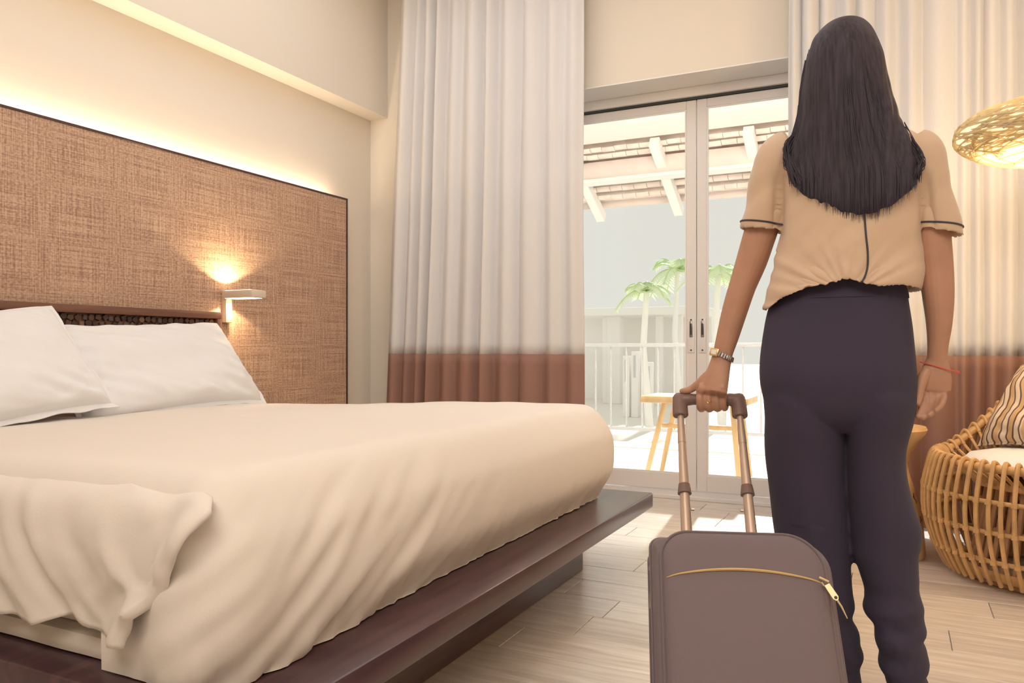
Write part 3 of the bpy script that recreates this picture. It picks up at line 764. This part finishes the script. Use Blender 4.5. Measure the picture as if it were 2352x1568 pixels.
# zip tape between welts
# front pocket
op = outline(.160, -.002, -HL+.012, .055, .075, .03)
ft = []
for y_, ins in ((-.012, 0), (.004, .001), (.014, .006), (.020, .016), (.023, .034)): ft += [slab(op, [(y_, ins)])[0]]
pk = build('front_pocket', MB().rings(ft), M['case'], su)
for i in range(0): pass
build('pocket_piping', MB().tube([S(x*1.004+.0, .004, z+.001) for x, z in op], .0032, 6, loop=True), M['case'], su)
# arched zip
def arc(x): return -.1015+.020*(1-(x/.152)**2)-.012*(x+.15)*.6
zp = [S(x, .0245 if abs(x) < .12 else .0245-.011*((abs(x)-.12)/.035)**2, arc(x)) for x in [-.152+.304*i/40 for i in range(41)]]
build('zip_line', MB().tube(zp, [.0008+.0022*math.sin(PI*min(1, max(0, i/40)))**.6 for i in range(41)], 6), M['zip'], su)  # yellow stands for the light caught in the zip gap
zs = [S(.153+.005*sm(0, 1, i/20), .018-.012*sm(0, .3, i/20), arc(.152)-.002-.32*i/20) for i in range(21)]
build('zip_tape', MB().tube(zs, .0045, 6, flat=.4, ref=sW), mat('zip_tape', (.16, .11, .11), .6), su)
zx, zz0 = .150, arc(.150)
dirp = Vector((.46, 0, -.88)).normalized(); sdp = Vector((.88, 0, .46))
def Sp(a, b, y_=.030): q = dirp*a+sdp*b; return S(zx+q.x, y_, zz0+q.z)
pull = MB()
pull.tube([Sp(-.012, -.004), Sp(-.004, .002), Sp(.003, .007)], .0022, 6).tube([Sp(-.002, -.006), Sp(.006, -.006)], .0018, 6)
ring_ = [(.006, -.0055), (.034, -.0060), (.0385, -.003), (.040, 0), (.0385, .003), (.034, .0060), (.006, .0055)]
pull.rings([[Sp(a, b, .0285) for a, b in ring_], [Sp(a, b, .0315) for a, b in ring_]])
zpo = build('zip_pull', pull, M['brass'], su, False); tag(zpo, 'pale brass zip pull')
build('pull_hole', MB().tube([Sp(.034, 0, .0318), Sp(.034, 0, .0323)], .0032, 10), M['dark_gap'], zpo)
build('pull_cord', MB().tube([Sp(.040, 0, .03), Sp(.052, .000, .03), Sp(.075, -.003, .028)], [.0022, .002, .001], 6), M['brass'], zpo)
# two zip pulls on the left side
for a0, ln in ((-.022, 0), (-.052, .045)):
    c0 = S(-HWD-.003, -.060 if ln == 0 else -.055, a0-.02)
    m_ = MB().tube([c0+sA*(.006*math.cos(t))+hh*(.006*math.sin(t)) for t in [2*PI*i/12 for i in range(12)]], .0015, 5, loop=True)
    m_.tube([c0+sA*.006, c0+sA*.014+hh*.006], .0028, 6)
    c1 = c0-sA*.014; m_.tube([c1+sA*(.007*math.cos(t))+hh*(.005*math.sin(t)) for t in [2*PI*i/12 for i in range(12)]], .0013, 5, loop=True)
    if ln: m_.tube([c1-sA*.007, c1-Zv*.03-sA*.0, c1-Zv*(.015+ln)], .0014, 5)
    q = build('zip_pull', m_, M['brass'], su); tag(q, 'pale brass ring pull on the side')
# telescopic handle
for sx in (-.092, .052):
    build('pole_lower', MB().tube([S(sx, -.150, -.05), S(sx, -.150, .155)], (.0145, .011), 12, ref=sW), M['pole'], su)
    build('pole_collar', MB().tube([S(sx, -.150, .148), S(sx, -.150, .172)], (.0165, .013), 12, ref=sW), M['plastic'], su)
    build('pole_middle', MB().tube([S(sx, -.150, .15), S(sx, -.150, .290)], (.0120, .009), 12, ref=sW), M['pole'], su)
    build('pole_upper', MB().tube([S(sx, -.150, .28), S(sx, -.150, .378)], (.0100, .0075), 12, ref=sW), M['pole'], su)
    build('lock_button', MB().tube([S(sx+(.013 if sx < 0 else -.013), -.150, .11), S(sx+(.020 if sx < 0 else -.020), -.150, .11)], .004, 8), M['pole'], su)
gx0, gx1 = -.092, .052
gp = cr([S(gx0-.002, -.150, .358), S(gx0-.001, -.150, .405), S(gx0+.006, -.150, .418), S(gx0+.03, -.150, .420), S((gx0+gx1)/2, -.150, .420), S(gx1-.03, -.150, .420), S(gx1-.006, -.150, .418), S(gx1+.001, -.150, .405), S(gx1+.002, -.150, .375)], 5)
gr = []
for p in gp:
    gr.append((.0160, .0125))
hd = MB()
hd.tube([S(gx0+.006, -.150, .402), S(gx1-.006, -.150, .402)], (.0142, .0142), 16)
for sx, sg in ((gx0, 1), (gx1, -1)):
    hd.tube([S(sx, -.150, .353), S(sx, -.150, .357), S(sx+sg*.0, -.150, .383), S(sx+sg*.001, -.150, .407), S(sx+sg*.002, -.150, .4155)], [(.018, .014), (.0195, .016), (.0190, .016), (.0185, .015), (.014, .011)], 16, ref=sW)
    hd.tube([S(sx-sg*.005, -.150, .402), S(sx+sg*.022, -.150, .402), S(sx+sg*.034, -.150, .402)], [.0150, .0165, .0142], 14)
link('grip', remesh(hd, .0018, 4), M['plastic'], su)
for sx in (-.13, .13):
    w0 = S(sx, -.155, -HL-.005)
    wh = MB().tube([w0-sW*.014, w0-sW*.012, w0+sW*.012, w0+sW*.014], [.026, .030, .030, .026], 20); q = build('wheel', wh, M['shoe'], su)
    build('wheel_housing', MB().tube([S(sx, -.150, -HL+.05), S(sx, -.152, -HL+.012)], (.024, .020), 10, ref=sW), M['plastic'], su)

# ------------------------------------------------------------------ the woman
BY = 2.0
K = FPX/(BY/(CF.y+CR.y*(1940-1176)/FPX))          # pixels per metre there
def B(x, y, dy=0): return P(x, y, BY+dy)
def bring(y, xl, xr, cy, ry, n=40, e=2.3):
    a = B(xl, y, cy); b = B(xr, y, cy); c = (a+b)/2; rx = (b.x-a.x)/2; out = []
    for j in range(n):
        t = 2*PI*j/n; ct, s_ = math.cos(t), math.sin(t)
        out.append(Vector((c.x+rx*math.copysign(abs(ct)**(2/e), ct), BY+cy+ry*math.copysign(abs(s_)**(2/e), s_), c.z)))
    return out
def ringset(tab, n=40, e=2.3, sub=4):
    vv = cr([Vector((t[0], t[1], t[2])) for t in tab], sub); v2 = cr([Vector((t[3], t[4], 0)) for t in tab], sub)
    return [bring(a.x, a.y, a.z, b.x, b.y, n, e) for a, b in zip(vv, v2)]
woman = thing('person', 'woman seen from behind in cream blouse and dark trousers holding a suitcase handle', 'person', (B(1940, 1000).x, BY, 0))
bd = MB()
# head
hc = B(1942, 0); hz = 1.525; hx = hc.x; hy = BY-.005
hr = []
for i in range(25):
    t = -PI/2+PI*i/24; zz = math.sin(t); rr = math.cos(t)
    wz = hz+.108*zz
    ring_ = []
    for j in range(32):
        a = 2*PI*j/32; cx, cy = math.cos(a), math.sin(a)
        fx = .074*(1-.22*max(0, -zz)**1.2); fy = .093*(1-.10*max(0, -zz))
        oy = .012*max(0, -zz)
        ring_.append(Vector((hx+fx*rr*cx, hy+oy+fy*rr*cy, wz)))
    hr.append(ring_)
bd.rings(hr)
fy_ = hy+.088
bd.tube([(hx, fy_-.006, hz+.018), (hx, fy_+.010, hz-.008), (hx, fy_+.021, hz-.030), (hx, fy_+.006, hz-.038)], [.007, .009, .012, .008], 10)    # nose
bd.tube([(hx-.022, fy_-.012, hz-.062), (hx, fy_+.002, hz-.060), (hx+.022, fy_-.012, hz-.062)], [.004, .008, .004], 8)     # mouth
bd.tube([(hx-.012, fy_-.02, hz-.092), (hx+.012, fy_-.02, hz-.092)], [.018, .018], 10)                                       # chin
for sg in (-1, 1):
    bd.tube([(hx+sg*.045, fy_-.016, hz+.030), (hx+sg*.018, fy_-.004, hz+.034)], [.006, .006], 8)                            # brow
    bd.tube([(hx+sg*.066, hy+.012, hz+.02), (hx+sg*.072, hy+.002, hz+.012), (hx+sg*.070, hy+.004, hz-.012), (hx+sg*.064, hy+.010, hz-.028)], [.008, .011, .009, .006], 8, flat=.6)  # ear
# neck
nb = B(1948, 318)
bd.tube([(hx, BY+.0, hz-.06), ((hx+nb.x)/2, BY-.005, 1.43), (nb.x, BY-.008, 1.345), (nb.x, BY-.01, 1.28)], [.052, .049, .056, .10], 24)
# torso and hips
bd.rings(ringset([(322, 1868, 2040, -.010, .055), (345, 1800, 2112, -.008, .075), (420, 1808, 2105, -.005, .088), (520, 1815, 2100, 0, .088), (640, 1815, 2090, 0, .085), (760, 1785, 2080, -.005, .098), (880, 1775, 2085, -.008, .105), (960, 1785, 2080, -.005, .095)]))
# legs
for tab in (([(900, 1780, 1935, -.004, .090), (1000, 1785, 1930, 0, .076), (1130, 1800, 1928, .003, .062), (1240, 1818, 1930, .003, .050), (1330, 1838, 1936, -.002, .046), (1450, 1858, 1950, -.008, .046), (1580, 1880, 1950, -.005, .038), (1640, 1888, 1945, 0, .032)]),
            ([(900, 1940, 2085, -.004, .090), (1000, 1955, 2070, .003, .076), (1130, 1972, 2068, .012, .062), (1240, 1985, 2078, .012, .050), (1330, 2008, 2088, .006, .046), (1450, 2030, 2102, -.004, .046), (1580, 2055, 2115, -.01, .038), (1640, 2060, 2112, -.01, .032)])):
    bd.rings(ringset(tab, 28, 2.0))
# feet
for fx_ in (1916, 2086):
    p = B(fx_, 1640); z0 = .045
    bd.tube([(p.x, BY-.05, z0), (p.x, BY, z0+.005), (p.x, BY+.08, .04), (p.x, BY+.15, .034)], [.028, .034, .036, .026], 14, flat=.8)
# arms
def limb(pts, n=20, ref=(1, 0, 0)):
    c = cr([B(x, y, dy) for x, y, dy, ra, rb in pts], 5); r2 = cr([Vector((ra, rb, 0)) for x, y, dy, ra, rb in pts], 5)
    bd.tube(c, [(v.x, v.y) for v in r2], n, ref=ref)
limb([(1812, 350, -.01, .045, .05), (1780, 430, -.005, .043, .045), (1748, 530, .0, .040, .042), (1726, 600, .0, .0375, .039), (1706, 655, -.002, .0330, .037), (1688, 712, -.008, .0310, .033), (1672, 770, -.018, .0275, .026), (1660, 812, -.026, .0245, .0185), (1654, 838, -.031, .0262, .0165)])
limb([(2110, 350, -.01, .045, .05), (2128, 430, -.005, .042, .045), (2142, 530, .0, .037, .042), (2149, 610, .0, .0360, .038), (2155, 680, -.002, .0325, .036), (2157, 740, .0, .0270, .029), (2154, 795, .005, .0215, .021), (2152, 830, .008, .0215, .018)])
# left hand (holding the grip): palm then four fingers over the bar, thumb along it
gb = S((gx0+gx1)/2, -.150, .402)
hb_ = []
hb2 = cr([B(1655, 832, -.030), B(1650, 852, -.036), B(1643, 876, -.044), B(1638, 900, -.052)], 4)
hr2 = cr([Vector((.0255, .0165, 0)), Vector((.0285, .0160, 0)), Vector((.0330, .0150, 0)), Vector((.0345, .0120, 0))], 4)
bd.tube(hb2, [(v.x, v.y) for v in hr2], 24, ref=(1, .0, 0))
def finger(pts, rad): 
    c = cr(pts, 4); rr = cr([Vector((r_, 0, 0)) for r_ in rad], 4)
    q = [v.x for v in rr]; bd.tube([c[0]]+c+[c[-1]+(c[-1]-c[-2]).normalized()*q[-1]*.5], [q[0]*.5]+q+[q[-1]*.55], 12)
bar = lambda xpx: gb+sW*((B(xpx, 921, -.03).x-gb.x)/sW.x)
fmeta = {}
for xi, yb, r_ in ((1611, 0, .0093), (1628.5, -.002, .0093), (1645.5, -.001, .0088), (1661, .003, .0078)):
    b0 = bar(xi); R_ = .0142+r_
    def around(deg, rr=R_): a = math.radians(deg); return b0+Vector((0, -math.cos(a)*rr, math.sin(a)*rr))   # 0 = camera side, 90 = top
    mc = B(xi*.94+1641*.06, 893, -.052)
    pts = [mc+Vector((0, .004, .012)), mc, around(42)+Vector((0, -.002, .002)), around(0)+Vector((0, -.001, 0)), around(-45)+Vector((0, -.001, -.002+yb*.5)), around(-90), around(-140), around(-178)]
    finger(pts, [r_*.8, r_*1.12, r_*1.05, r_*1.08, r_, r_*.98, r_*.92, r_*.82])
    fmeta[xi] = around(-5)
b0 = bar(1575)
finger([B(1640, 850, -.034), B(1622, 866, -.036), B(1603, 882, -.036), B(1588, 893, -.034), b0+Vector((.004, -.004, .0225)), b0+Vector((-.010, -.002, .0205))], [.012, .0125, .0105, .0095, .0085, .0065])
# right hand, relaxed, palm to the rear
pr = cr([B(2152, 826, .008), B(2150, 848, .006), B(2148, 872, .004), B(2147, 897, .004)], 4)
rr3 = cr([Vector((.0225, .017, 0)), Vector((.0290, .0165, 0)), Vector((.0335, .015, 0)), Vector((.0325, .012, 0))], 4)
bd.tube(pr, [(v.x, v.y) for v in rr3], 24, ref=(1, 0, 0))
for x0_, r_, m1, m2, tp in ((2121, .0085, (2122, 922), (2116, 944), (2108, 958)), (2136, .0085, (2138, 926), (2131, 946), (2118, 960)), (2151, .0082, (2154, 922), (2147, 940), (2133, 954)), (2165, .0073, (2168, 912), (2162, 930), (2148, 944))):
    finger([B(x0_, 885, .006), B(x0_+1, 903, .003), B(m1[0], m1[1], -.004), B(m2[0], m2[1], -.018), B(tp[0], tp[1], -.030)], [r_, r_*1.10, r_*1.0, r_*.95, r_*.8])
finger([B(2132, 848, -.002), B(2121, 866, -.008), B(2115, 888, -.014), B(2111, 910, -.020), B(2107, 928, -.026)], [.012, .0125, .0105, .009, .0075])
bme = remesh(bd, .0026, 3)
body = link('body', bme, M['skin'], woman)
# eyes
for sg in (-1, 1):
    build('eye', MB().lathe([(.0005, -.008), (.006, -.005), (.0075, 0), (.006, .005), (.0005, .008)], (hx+sg*.029, fy_-.012, hz+.012), 12), M['dial'], woman)
build('lips', MB().tube([(hx-.020, fy_-.006, hz-.062), (hx, fy_+.006, hz-.061), (hx+.020, fy_-.006, hz-.062)], [.002, .005, .002], 8), M['red'], woman)

# trousers
tr_ = MB()
tr_.rings(ringset([(645, 1792, 2082, -.003, .098), (700, 1767, 2088, -.004, .106), (760, 1756, 2097, -.006, .116), (850, 1746, 2107, -.010, .128), (905, 1749, 2107, -.009, .122), (950, 1760, 2096, -.004, .105), (985, 1800, 2060, .004, .07)], 48, 2.3))
LL = [(850, 1790, 1900, -.008, .085), (905, 1754, 1940, -.008, .112), (960, 1752, 1944, -.006, .108), (1030, 1756, 1943, .0, .100), (1100, 1762, 1942, .003, .095), (1200, 1774, 1949, .004, .086), (1290, 1788, 1956, .0, .080), (1400, 1806, 1963, -.006, .074), (1440, 1816, 1972, -.008, .076), (1475, 1826, 1981, -.010, .078), (1520, 1840, 1979, -.010, .074), (1568, 1850, 1978, -.010, .072), (1600, 1856, 1973, -.010, .072), (1640, 1868, 1966, -.008, .064)]
RL = [(850, 1950, 2070, -.008, .085), (905, 1930, 2106, -.008, .112), (960, 1940, 2098, -.004, .108), (1030, 1946, 2084, .004, .098), (1090, 1948, 2085, .008, .094), (1150, 1950, 2098, .012, .091), (1208, 1952, 2119, .014, .089), (1250, 1955, 2118, .012, .086), (1272, 1957, 2111, .010, .084), (1350, 1982, 2113, .006, .078), (1405, 1991, 2119, .002, .076), (1447, 1999, 2126, -.002, .077), (1470, 2007, 2116, -.004, .075), (1516, 2024, 2133, -.006, .077), (1544, 2032, 2126, -.006, .074), (1575, 2037, 2134, -.006, .074), (1640, 2046, 2122, -.004, .064)]
tr_.rings(ringset(LL, 36, 2.0)); tr_.rings(ringset(RL, 36, 2.0))
def pdef(co, n):
    ypx = 800+(.88-co.z)*K
    d = 0
    w_ = sm(1290, 1420, ypx)
    right = co.x > B(1985, 1000).x
    u = co.z*.8+(co.x)*.6
    d += (.010*nz(co.x*9+4, co.z*26, co.y*6)+.006*nz(u*30, co.x*8, 3))*w_*(1.2 if right else .8)
    d += .004*nz(co.x*6, co.z*7, 2)*(1-w_)
    # crease down the back of each leg
    for cx in ((1850 if ypx < 1200 else 1880), 2030):
        c_ = B(cx, 1000).x
        if co.y < BY: d += .003*math.exp(-((co.x-c_)/.02)**2)
    d += .010*nz((co.x-hx)*7, (co.z-.8)*5, 8)*math.exp(-((ypx-960)/60)**2)
    return co+n*d
pm = remesh(tr_, .0045, 12, pdef); trousers = link('trousers', pm, M['pants'], woman)
build('waistband', MB().rings(ringset([(648, 1790, 2084, -.003, .1005), (668, 1783, 2086, -.003, .1035), (688, 1771, 2089, -.004, .1065)], 48, 2.3)), M['pants'], woman)

# blouse
bl = MB()
bl.rings(ringset([(290, 1912, 1992, -.006, .060), (306, 1868, 2052, -.010, .070), (322, 1822, 2098, -.010, .082), (345, 1790, 2122, -.008, .092), (380, 1783, 2131, -.006, .100), (440, 1787, 2131, -.008, .106), (500, 1790, 2129, -.008, .108), (560, 1784, 2126, -.010, .112), (615, 1770, 2124, -.012, .120), (655, 1758, 2121, -.013, .126), (672, 1754, 2119, -.013, .127), (676, 1757, 2116, -.013, .123), (668, 1764, 2110, -.012, .117), (640, 1772, 2106, -.01, .110), (610, 1790, 2090, -.01, .10)], 56, 2.4))
def sleeve(pts, hem_tilt, nrm_in):
    c = cr([B(x, y, dy) for x, y, dy, ra, rb in pts], 5); r2 = cr([Vector((ra, rb, 0)) for x, y, dy, ra, rb in pts], 5)
    return c, r2
def sleeve_mb(pts, tilt):
    c, r2 = sleeve(pts, 0, 0); n = 30; rs = []; m = len(c)
    def ring_at(p, t, ra, rb, w_):
        N_ = Vector((1, 0, 0)); N_ = (N_-t*t.dot(N_)).normalized(); Bv = t.cross(N_)
        return [p+N_*(ra*math.cos(2*PI*j/n))+Bv*(rb*math.sin(2*PI*j/n))+t*(tilt*w_*math.cos(2*PI*j/n)) for j in range(n)]
    for i, p in enumerate(c):
        t = (c[min(i+1, m-1)]-c[max(i-1, 0)]).normalized(); rs.append(ring_at(p, t, r2[i].x, r2[i].y, (i/m)**2))
    t = (c[-1]-c[-2]).normalized()
    for back, k_ in ((.000, .93), (-.02, .88), (-.05, .84)): rs.append(ring_at(c[-1]+t*back, t, r2[-1].x*k_, r2[-1].y*k_, 1))
    bl.rings(rs); return c, t
cl, tl = sleeve_mb([(1828, 338, -.008, .050, .060), (1800, 360, -.006, .060, .068), (1786, 400, -.004, .059, .066), (1770, 450, -.002, .053, .062), (1757, 500, 0, .049, .060), (1748, 531, 0, .0495, .060)], -.006)
crr, tr2 = sleeve_mb([(2085, 338, -.008, .050, .060), (2108, 358, -.006, .058, .068), (2122, 400, -.004, .052, .066), (2138, 450, -.002, .046, .062), (2152, 500, 0, .044, .060), (2161, 537, 0, .0430, .058)], .016)
HEM = [(1745, -30), (1765, -32), (1800, -12), (1850, 4), (1900, 13), (1945, 22), (1975, 12), (2020, 8), (2080, 9), (2100, 3), (2125, 2)]
def sdef(co, n):
    p = co-CO; d_ = p.dot(CF); xpx = 1176+FPX*p.dot(CR)/d_; ypx = 800-FPX*p.z/d_
    tx = B(1795, 500).x; tX = B(2127, 500).x
    if co.x > B(1735, 660).x and co.x < B(2135, 660).x:
        hemo = interp(HEM, xpx)*(1 if co.y < BY else .5); co = co+Vector((0, 0, hemo/K*sm(590, 672, ypx)))
    cuff = 1-.85*sm(505, 530, ypx)*(1 if (co.x < B(1790, 530).x or co.x > B(2130, 530).x) and ypx < 575 else 0)
    d = (.007*nz(co.x*7+2, co.z*5, co.y*4)+.0060*nz(co.x*14-co.z*17, co.z*5+co.x*4, 3)*sm(330, 450, ypx)-.005*abs(nz(co.x*9+co.z*15, co.z*4, 11))*sm(420, 560, ypx))*cuff
    # soft folds fanning up from the gathered hem
    g = math.atan2(co.x-B(1955, 660).x, co.z-B(1955, 690).z)
    d += .006*nz(g*7, 1.5, co.z*2)*sm(520, 640, ypx)*sm(760, 680, ypx)
    # armhole creases
    for sx_ in (1796, 2127):
        q = (co.x-B(sx_, 400).x)
        if 380 < ypx < 640 and co.y < BY+.02: d -= .010*math.exp(-(q/.012)**2)*sm(380, 430, ypx)*sm(600, 500, ypx)
    return co+n*d
bm_ = remesh(bl, .0038, 3, sdef); blouse = link('blouse', bm_, M['shirt'], woman)
bvh = BVHTree.FromPolygons([v.co for v in bm_.vertices], [p.vertices[:] for p in bm_.polygons])
def onback(x, y, off=.0012):
    p = B(x, y); d = (p-CO).normalized(); h = bvh.ray_cast(CO, d)
    return h[0]-d*off if h[0] is not None else None
def backline(name, pts, rad, mt, label=None):
    q = [v for v in (onback(p.x, p.y) for p in cr([Vector((x, y, 0)) for x, y in pts], 12)) if v is not None]
    q2 = [q[0]]+[(q[i-1]+q[i]+q[i+1])/3 for i in range(1, len(q)-1)]+[q[-1]]
    o = build(name, MB().tube(q2, rad, 6), mt, blouse)
    if label: tag(o, label)
backline('back_piping', [(1986, 470), (1986, 500), (1989, 540), (1993, 580), (1992, 615), (1984, 640), (1974, 654)], .0023, M['piping'], 'dark piping down the back')
def cuffring(c, t, ra, rb, tilt, up):
    N_ = Vector((1, 0, 0)); N_ = (N_-t*t.dot(N_)).normalized(); Bv = t.cross(N_); pts = []
    for j in range(36):
        a = 2*PI*j/36; q = c-t*up+N_*(ra*1.3*math.cos(a))+Bv*(rb*1.3*math.sin(a))+t*(tilt*math.cos(a))
        ctr = c-t*up+t*(tilt*math.cos(a)); h = bvh.ray_cast(q, (ctr-q).normalized())
        pts.append((h[0]-(ctr-q).normalized()*.0008) if h[0] is not None else q)
    return MB().tube(pts, .0022, 6, loop=True)
o = build('cuff_piping', cuffring(cl[-1], tl, .049, .060, -.006, .017), M['piping'], blouse)
o = build('cuff_piping', cuffring(crr[-1], tr2, .046, .060, .016, .019), M['piping'], blouse)

# hair
hm = MB()
HT = [(49, 1928, 1962, -.004, .022), (56, 1906, 1982, -.006, .052), (72, 1884, 2001, -.010, .082), (100, 1862, 2017, -.014, .101), (140, 1849, 2030, -.018, .108), (200, 1839, 2043, -.026, .104), (260, 1833, 2060, -.036, .092), (300, 1822, 2076, -.046, .080), (330, 1812, 2091, -.056, .066), (360, 1808, 2106, -.066, .056), (388, 1812, 2116, -.078, .046), (412, 1822, 2112, -.086, .038), (432, 1838, 2104, -.092, .031), (452, 1858, 2082, -.097, .026), (472, 1888, 2054, -.101, .021), (486, 1918, 2024, -.104, .016), (494, 1945, 2000, -.106, .010)]
hm.rings(ringset(HT, 72, 2.05, 5))
def hdef(co, n):
    ang = math.atan2(co.y-(BY-.02), co.x-hx)
    q = co.x*(1+.15*(1.6-co.z))
    d = .0040*nz(q*55, co.z*2.2, co.y*20)+.0022*nz(q*130, co.z*3, co.y*40)
    return co+n*d*sm(1.64, 1.55, co.z)
hme = remesh(hm, .0030, 2, hdef)
# keep the face free
bmh = bmesh.new(); bmh.from_mesh(hme)
kill = [f for f in bmh.faces if f.calc_center_median().y > hy+.052 and 1.40 < f.calc_center_median().z < 1.585 and abs(f.calc_center_median().x-hx) < .062]
bmesh.ops.delete(bmh, geom=kill, context='FACES'); bmh.to_mesh(hme); bmh.free(); fin(hme, 70)
hair = link('hair', hme, M['hair'], woman)
hbvh = BVHTree.FromPolygons([v.co for v in hme.vertices], [p.vertices[:] for p in hme.polygons])
stm = MB(); rh = random.Random(21)
XL_ = [(t[0], t[1]) for t in HT]; XR_ = [(t[0], t[2]) for t in HT]
HS = [(t[0], BY+t[3]-t[4]) for t in HT]
for k in range(760):
    u = rh.random(); edge = rh.random() < .35
    if edge: u = rh.choice((rh.uniform(0, .06), rh.uniform(.94, 1)))
    y0 = rh.uniform(110, 330); jit = rh.uniform(-4, 4); ye = None; pts = []
    yb = interp([(0, 405), (.06, 430), (.15, 448), (.3, 475), (.42, 490), (.55, 496), (.65, 496), (.75, 478), (.88, 448), (.95, 425), (1, 400)], u)+rh.gauss(2, 7)
    wob = rh.uniform(-.5, .5); n_ = 9
    for i in range(n_):
        y_ = y0+(yb-y0)*i/(n_-1)
        xl, xr = interp(XL_, min(y_, 400)), interp(XR_, min(y_, 400))
        x_ = xl+(xr-xl)*u+jit*sm(0, 1, i/(n_-1))+wob*6*math.sin(i*.7+k)
        t_ = abs(2*u-1)
        ysurf = interp(HS, y_); cy_ = BY+interp([(t[0], t[3]) for t in HT], y_); s_ = math.sqrt(max(0, 1-min(1, t_)**2.05))
        pts.append(B(x_, y_, (cy_+(ysurf-cy_)*s_-.0015)-BY))
    rr_ = rh.uniform(.0006, .0013); stm.tube(pts, [rr_]*(n_-2)+[rr_*.7, rr_*.2], 4)
# looser wavy locks at the left side and tips
for k in range(90):
    side = rh.random() < .72
    if side:
        x0, y0 = rh.uniform(1836, 1850), rh.uniform(255, 300); x1, y1 = rh.uniform(1798, 1814), rh.uniform(330, 380); x2, y2 = rh.uniform(1812, 1842), rh.uniform(400, 432)
    else:
        x0, y0 = rh.uniform(2062, 2085), rh.uniform(280, 320); x1, y1 = rh.uniform(2108, 2126), rh.uniform(355, 385); x2, y2 = rh.uniform(2096, 2116), rh.uniform(395, 415)
    pts = cr([B(x0, y0, -.055), B((x0+x1)/2+3, (y0+y1)/2, -.075), B(x1, y1, -.095+rh.uniform(-.01, .01)), B((x1+x2)/2, (y1+y2)/2, -.108), B(x2, y2, -.112)], 4)
    rr_ = rh.uniform(.0008, .0016); m_ = len(pts); stm.tube(pts, [rr_*(1-.8*(i/m_)**3) for i in range(m_)], 4)
o = build('hair_strands', stm, M['hair'], hair); o['kind'] = 'stuff'

# watch, ring, bracelet
wc = B(1659.5, 817, -.027); ax = (B(1672, 770, -.018)-B(1654, 838, -.031)).normalized(); wx = Vector((1, 0, 0)); wx = (wx-ax*ax.dot(wx)).normalized(); wy = ax.cross(wx)
def wr(a, k=1.0, dz=0): return wc+wx*(math.cos(a)*.0272*k)+wy*(math.sin(a)*.0215*k)+ax*(dz-.0045*math.cos(a))
if wr(PI/2).y > wc.y: sgn = -1
else: sgn = 1
wm = MB()
for i in range(26):
    a = 2*PI*i/26; c_ = wr(a); tx_ = (wr(a+.05)-wr(a-.05)).normalized(); nn = (c_-wc); nn = (nn-ax*nn.dot(ax)).normalized(); up_ = tx_.cross(nn).normalized()
    Mx = Matrix(((tx_.x, nn.x, up_.x, c_.x), (tx_.y, nn.y, up_.y, c_.y), (tx_.z, nn.z, up_.z, c_.z), (0, 0, 0, 1)))
    wm.box((-.0026, -.0014, -.0062 if i % 2 else -.0054), (.0026, .0016, .0062 if i % 2 else .0054), .0006, 1, Mx)
watch = build('wristwatch', wm, M['steel'], woman); tag(watch, 'steel link watch with a gold square case')
af = sgn*(PI/2)+(.80 if sgn > 0 else -.80)
best = min((abs((lambda q: 1176+FPX*(q-CO).dot(CR)/(q-CO).dot(CF))(wr(a_))-1642), a_) for a_ in [i*.02 for i in range(315)] if wr(a_).y < wc.y)
af = best[1]
c_ = wr(af, 1.06); nn = (c_-wc); nn = (nn-ax*nn.dot(ax)).normalized(); tx_ = (nn.cross(ax)).normalized(); up_ = ax
nn = (nn+Vector((.25, -.9, 0))).normalized(); nn = (nn-ax*nn.dot(ax)).normalized(); tx_ = nn.cross(ax).normalized()
Mx = Matrix(((tx_.x, nn.x, up_.x, c_.x), (tx_.y, nn.y, up_.y, c_.y), (tx_.z, nn.z, up_.z, c_.z), (0, 0, 0, 1)))
build('watch_case', MB().box((-.0115, -.003, -.0098), (.0115, .0035, .0098), .0022, 2, Mx), M['gold'], watch)
build('watch_dial', MB().box((-.0072, .003, -.0062), (.0072, .0040, .0062), .0006, 1, Mx), M['dial'], watch)
fr = fmeta[1628.5]; b1 = bar(1628.5)
ctr = b1+Vector((0, -.0142-.0093, -.003))
rg = MB().tube([ctr+Vector((.0103*math.cos(t), .0103*math.sin(t), .0)) for t in [2*PI*i/24 for i in range(24)]], .0009, 6, loop=True)
rg.tube([ctr+Vector((.0028+.0030*math.cos(t), -.0112, .0030*math.sin(t))) for t in [2*PI*i/14 for i in range(14)]], .0007, 5, loop=True)
tag(build('ring', rg, M['gold'], woman), 'thin gold ring')
bc = B(2155, 842, .008)
br = MB().tube([bc+Vector((.0365*math.cos(t), .021*math.sin(t), -.011*math.cos(t))) for t in [2*PI*i/36 for i in range(36)]], .0013, 6, loop=True)
br.tube([bc+Vector((.036, -.002, -.012)), bc+Vector((.041, -.004, -.011))], .0032, 8)
tag(build('bracelet', br, M['red'], woman), 'thin red thread bracelet')
for fx_ in (1916, 2086):
    p = B(fx_, 1640)
    s_ = MB().tube([(p.x, BY-.075, .035), (p.x, BY-.05, .040), (p.x, BY+.02, .046), (p.x, BY+.09, .036), (p.x, BY+.16, .028), (p.x, BY+.185, .02)], [.020, .038, .041, .043, .036, .018], 18, ref=(1, 0, 0), flat=.95)
    for i, v in enumerate(s_.v): s_.v[i] = Vector((v.x, v.y, max(.002, v.z)))
    build('shoe', s_, M['shoe'], woman)
